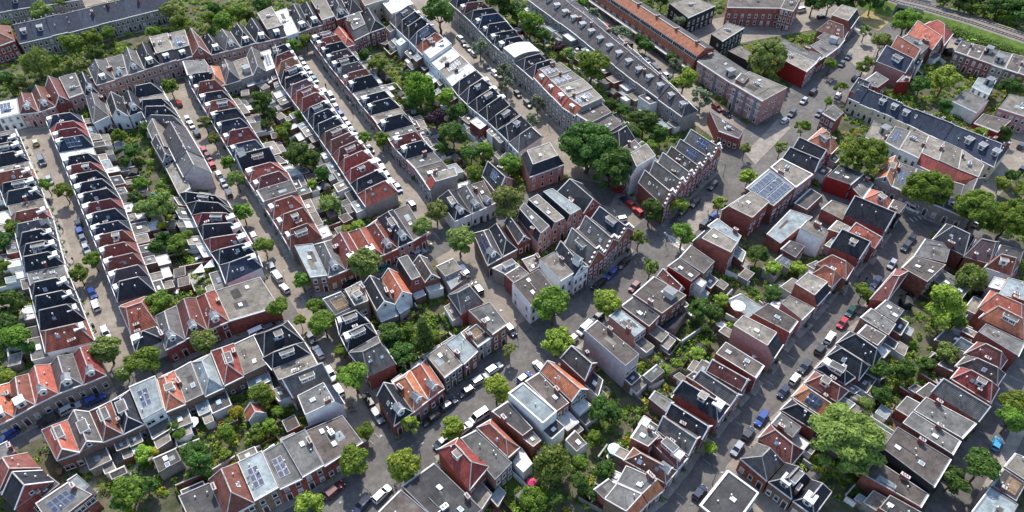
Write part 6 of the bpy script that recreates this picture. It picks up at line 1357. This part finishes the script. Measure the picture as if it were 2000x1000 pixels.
def CYCLIST(x, y, top, legs, label, blabel):
    d = near_road(G(x, y, .9))[1]; rz = math.atan2(d.y, d.x); p = G(x, y, .9)
    BIKE(p, rz, blabel, None, 0); o = PERSON(x, y, top, legs, label, 1, rz)
PERSON(1273, 440, 'red', 'navy', 'person in red top walking beside the dark round tree', 0, 1.0)
PERSON(1383, 413, 'white', 'blue', 'person in white top standing by the blue car on main street', 0, 2.2)
CYCLIST(636, 167, 'navy', 'black', 'person in dark clothes riding a bicycle on third left street', 'bicycle ridden down the third left street')
CYCLIST(1621, 162, 'white', 'navy', 'person in white top riding a bicycle on upper main street', 'bicycle ridden along upper main street')
CYCLIST(1678, 542, 'red', 'black', 'person in red top riding a bicycle on the shaded street', 'bicycle ridden by red topped person on shaded street')
CYCLIST(1692, 546, 'navy', 'grey', 'person in dark top riding beside the red topped cyclist', 'bicycle ridden beside the red topped cyclist')
PERSON(142, 507, 'black', 'grey', 'person in black walking along the first left street', 0, 1.8)
PERSON(122, 448, 'grey', 'navy', 'person in grey walking beside the dark parked car', 0, -1.2)
PERSON(608, 581, 'navy', 'black', 'person in navy crossing beside the round tree', 0, .5)
# ------------------------------------------------------------------ street lamps, parasols, clutter
def lamp_mesh():
    b = MB(); b.tube((0, 0, 0), (0, 0, 4.6), .09, .06, M_STEEL, 7); b.tube((0, 0, 4.6), (.9, 0, 4.9), .05, .04, M_STEEL, 6)
    l = MB(); l.box((1.05, 0, 4.84), .6, .26, .14, M_TRIM, 0, None, .8); return b.mesh("pole"), l.mesh("lamp_head")
LP = lamp_mesh()
for i, (wh, x, y) in enumerate((("parapet roofed corner", 1391, 946), ("lower crossing bicycles", 822, 895), ("lower crossing round tree", 760, 838), ("white corner house", 1010, 655), ("stepped gables", 1412, 345), ("dark round tree", 1300, 478), ("first left street corner", 262, 740), ("tan corner terrace", 455, 652), ("white cottage row", 900, 462), ("brick shop row", 905, 742), ("ornate terrace", 300, 160), ("second left street", 560, 560), ("third left street", 690, 228), ("fourth left street", 1072, 250), ("shaded street trees", 1655, 545), ("modern pink block", 1520, 215), ("railway block", 1704, 116))):
    p = G(x, y); t = empty('street_lamp', (p.x, p.y, .1), i*.7); tag(t, 'slim grey street lamp standing nearest the '+wh, 'street lamp', 'street lamps'); inst('pole', LP[0], t, (0, 0, 0)); inst('lamp_head', LP[1], t, (0, 0, 0))
def PARASOL(x, y, rgb, nm, label, r=1.5, zz=.05):
    b = MB(); m = mat(nm+'_canvas', rgb, .8, rgb, 1, 0); t = empty('parasol', G(x, y, 2.3+zz)*1.0); t.location.z = zz; tag(t, label, 'parasol')
    n = 8; c = Vector((0, 0, 2.65)); R2 = [Vector((math.cos(k*6.2832/n)*r, math.sin(k*6.2832/n)*r, 2.15)) for k in range(n)]
    for k in range(n): b.face([R2[k], R2[(k+1) % n], c], m); b.face([R2[(k+1) % n], R2[k], R2[k]-Vector((0, 0, .14)), R2[(k+1) % n]-Vector((0, 0, .14))], m)
    o = bpy.data.objects.new('canopy', b.mesh('canopy')); COL.objects.link(o); o.parent = t
    b = MB(); b.tube((0, 0, 0), (0, 0, 2.6), .03, .03, M_ALU, 6); b.box((0, 0, 0), .5, .5, .08, M_CONC); o = bpy.data.objects.new('pole', b.mesh('pole')); COL.objects.link(o); o.parent = t
PARASOL(1442, 596, (226, 226, 224), 'white', 'large white garden parasol on a terrace between the right gardens', 1.9, 3.05)
PARASOL(1200, 876, (190, 208, 222), 'pale_blue', 'pale blue parasol in garden behind the orange mansard houses', 1.5)
PARASOL(1038, 940, (190, 66, 104), 'pink', 'pink parasol in shade below the drooping willow', 1.05)
PARASOL(620, 367, (206, 206, 208), 'grey_white', 'closed looking pale parasol behind the fifth left terrace', 1.2)
PARASOL(297, 380, (28, 84, 170), 'blue', 'bright blue parasol among shrubs behind second left terrace', 1.2)
PARASOL(1299, 660, (220, 220, 220), 'small_white', 'small white parasol in the shaded yard right of main street', .9)
PARASOL(373, 824, (232, 232, 230), 'bright_white', 'white square parasol behind the lower left back row', 1.6)
def SAIL(x, y, label, s=3.4, rgb=(226, 226, 224)):
    p = G(x, y, 2.6); b = MB(); m = mat('sail_%d_canvas' % rgb[0], rgb, .8, rgb, 1, 0); t = empty('shade_sail', (p.x, p.y, 0)); tag(t, label, 'shade sail')
    P = [Vector((-s*.5, -s*.4, 2.4)), Vector((s*.5, -s*.3, 2.7)), Vector((.1, s*.55, 2.9))]; lo = [q-Vector((0, 0, .04)) for q in P]
    b.face(P, m); b.face(lo[::-1], m)
    for i, j in ((0, 1), (1, 2), (2, 0)): b.face([P[i], lo[i], lo[j], P[j]], m)
    o = bpy.data.objects.new('canvas', b.mesh('canvas')); COL.objects.link(o); o.parent = t
    for q in P:
        b = MB(); b.tube((q.x, q.y, 0), q, .04, .04, M_ALU, 5); o = bpy.data.objects.new('post', b.mesh('post')); COL.objects.link(o); o.parent = t
SAIL(390, 526, 'white triangular shade sail behind the third terrace end, lower of two'); SAIL(410, 516, 'white triangular shade sail behind the third terrace end, upper of two')
SAIL(1478, 690, 'white triangular shade sail in the right gardens', 3.2)
def FURN(x, y, label):
    p = G(x, y, .5); t = empty('garden_table', (p.x, p.y, .06), R_.uniform(0, 3)); tag(t, label, 'table'); b = MB(); b.box((0, 0, .7), 1.5, .9, .05, M_WOOD); inst('table_top', b.mesh('table_top'), t, (0, 0, 0))
    for a, c in ((-1, -1), (1, -1), (1, 1), (-1, 1)): b = MB(); b.box((a*.66, c*.36, 0), .07, .07, .7, M_WOOD); inst('leg', b.mesh('leg'), t, (0, 0, 0))
for x, y, l in ((118, 922, 'in the grass yard of the bottom left corner group'), (410, 822, 'on the terrace behind the lower left back row'), (548, 795, 'on brown paving by the lower second street'), (1304, 700, 'in the yard right of main street'), (655, 296, 'under trees behind the fifth left terrace'), (256, 362, 'on paving behind the second left terrace')): FURN(x, y, 'wooden garden table '+l)


# ------------------------------------------------------------------ street-side and garden clutter
def bin_mesh(m):
    b = MB(); b.box((0, 0, .05), .5, .55, .95, m, 0, None, 1.12); b.box((0, 0, 1.0), .62, .68, .1, m); b.box((0, .24, 0), .5, .12, .14, M_BLACK); return b.mesh("wheelie_bin")
BINS = [('grey', bin_mesh(mat("grey_plastic", (58, 60, 62), .5))), ('green', bin_mesh(mat("green_plastic", (34, 72, 44), .5)))]
nbk = nbn = ntb = 0
for (P, D, gl, e0, ref, W) in GSPOTS:
    p = P(.3, -.6/D); d = (P(1, 0)-P(0, 0)).normalized(); an = math.atan2(d.y, d.x)
    if rg.random() < .22 and nbk < 70: BIKE(p, an+rg.uniform(-.15, .15), 'dark bicycle leaning before '+ref, 'bicycles outside houses', .12); nbk += 1
    if rg.random() < .16 and nbn < 45:
        p = P(.7, -.55/D); nm, me = rg.choice(BINS); o = inst('wheelie_bin', me, None, (p.x, p.y, .13), an); tag(o, nm+' wheelie bin before '+ref, 'bin', 'wheelie bins outside houses'); nbn += 1
    if rg.random() < .3 and ntb < 80 and gl-e0 > 2.5:
        p = P(rg.uniform(.35, .65), 1+(e0+1.2)/D)
        if not occupied(p, .6) and not on_road(p, .5):
            t = empty('garden_table', (p.x, p.y, .06), rg.uniform(0, 3)); nm, m = rg.choice((('white', M_WHITE), ('wooden', M_WOOD), ('grey', M_STEEL))); tag(t, nm+' garden table behind '+ref, 'table', 'tables in the back gardens'); ntb += 1
            b = MB(); b.box((0, 0, .7), 1.6, .95, .06, m); inst('table_top', b.mesh('table_top'), t, (0, 0, 0))
            lm = MB(); lm.box((0, 0, 0), .07, .07, .7, m); lm = lm.mesh('leg')
            for x, y in ((-.7, -.38), (.7, -.38), (.7, .38), (-.7, .38)): inst('leg', lm, t, (x, y, 0))
for h in HOUSES:
    for k in ('_w', '_d'):
        if k in h[0]: del h[0][k]
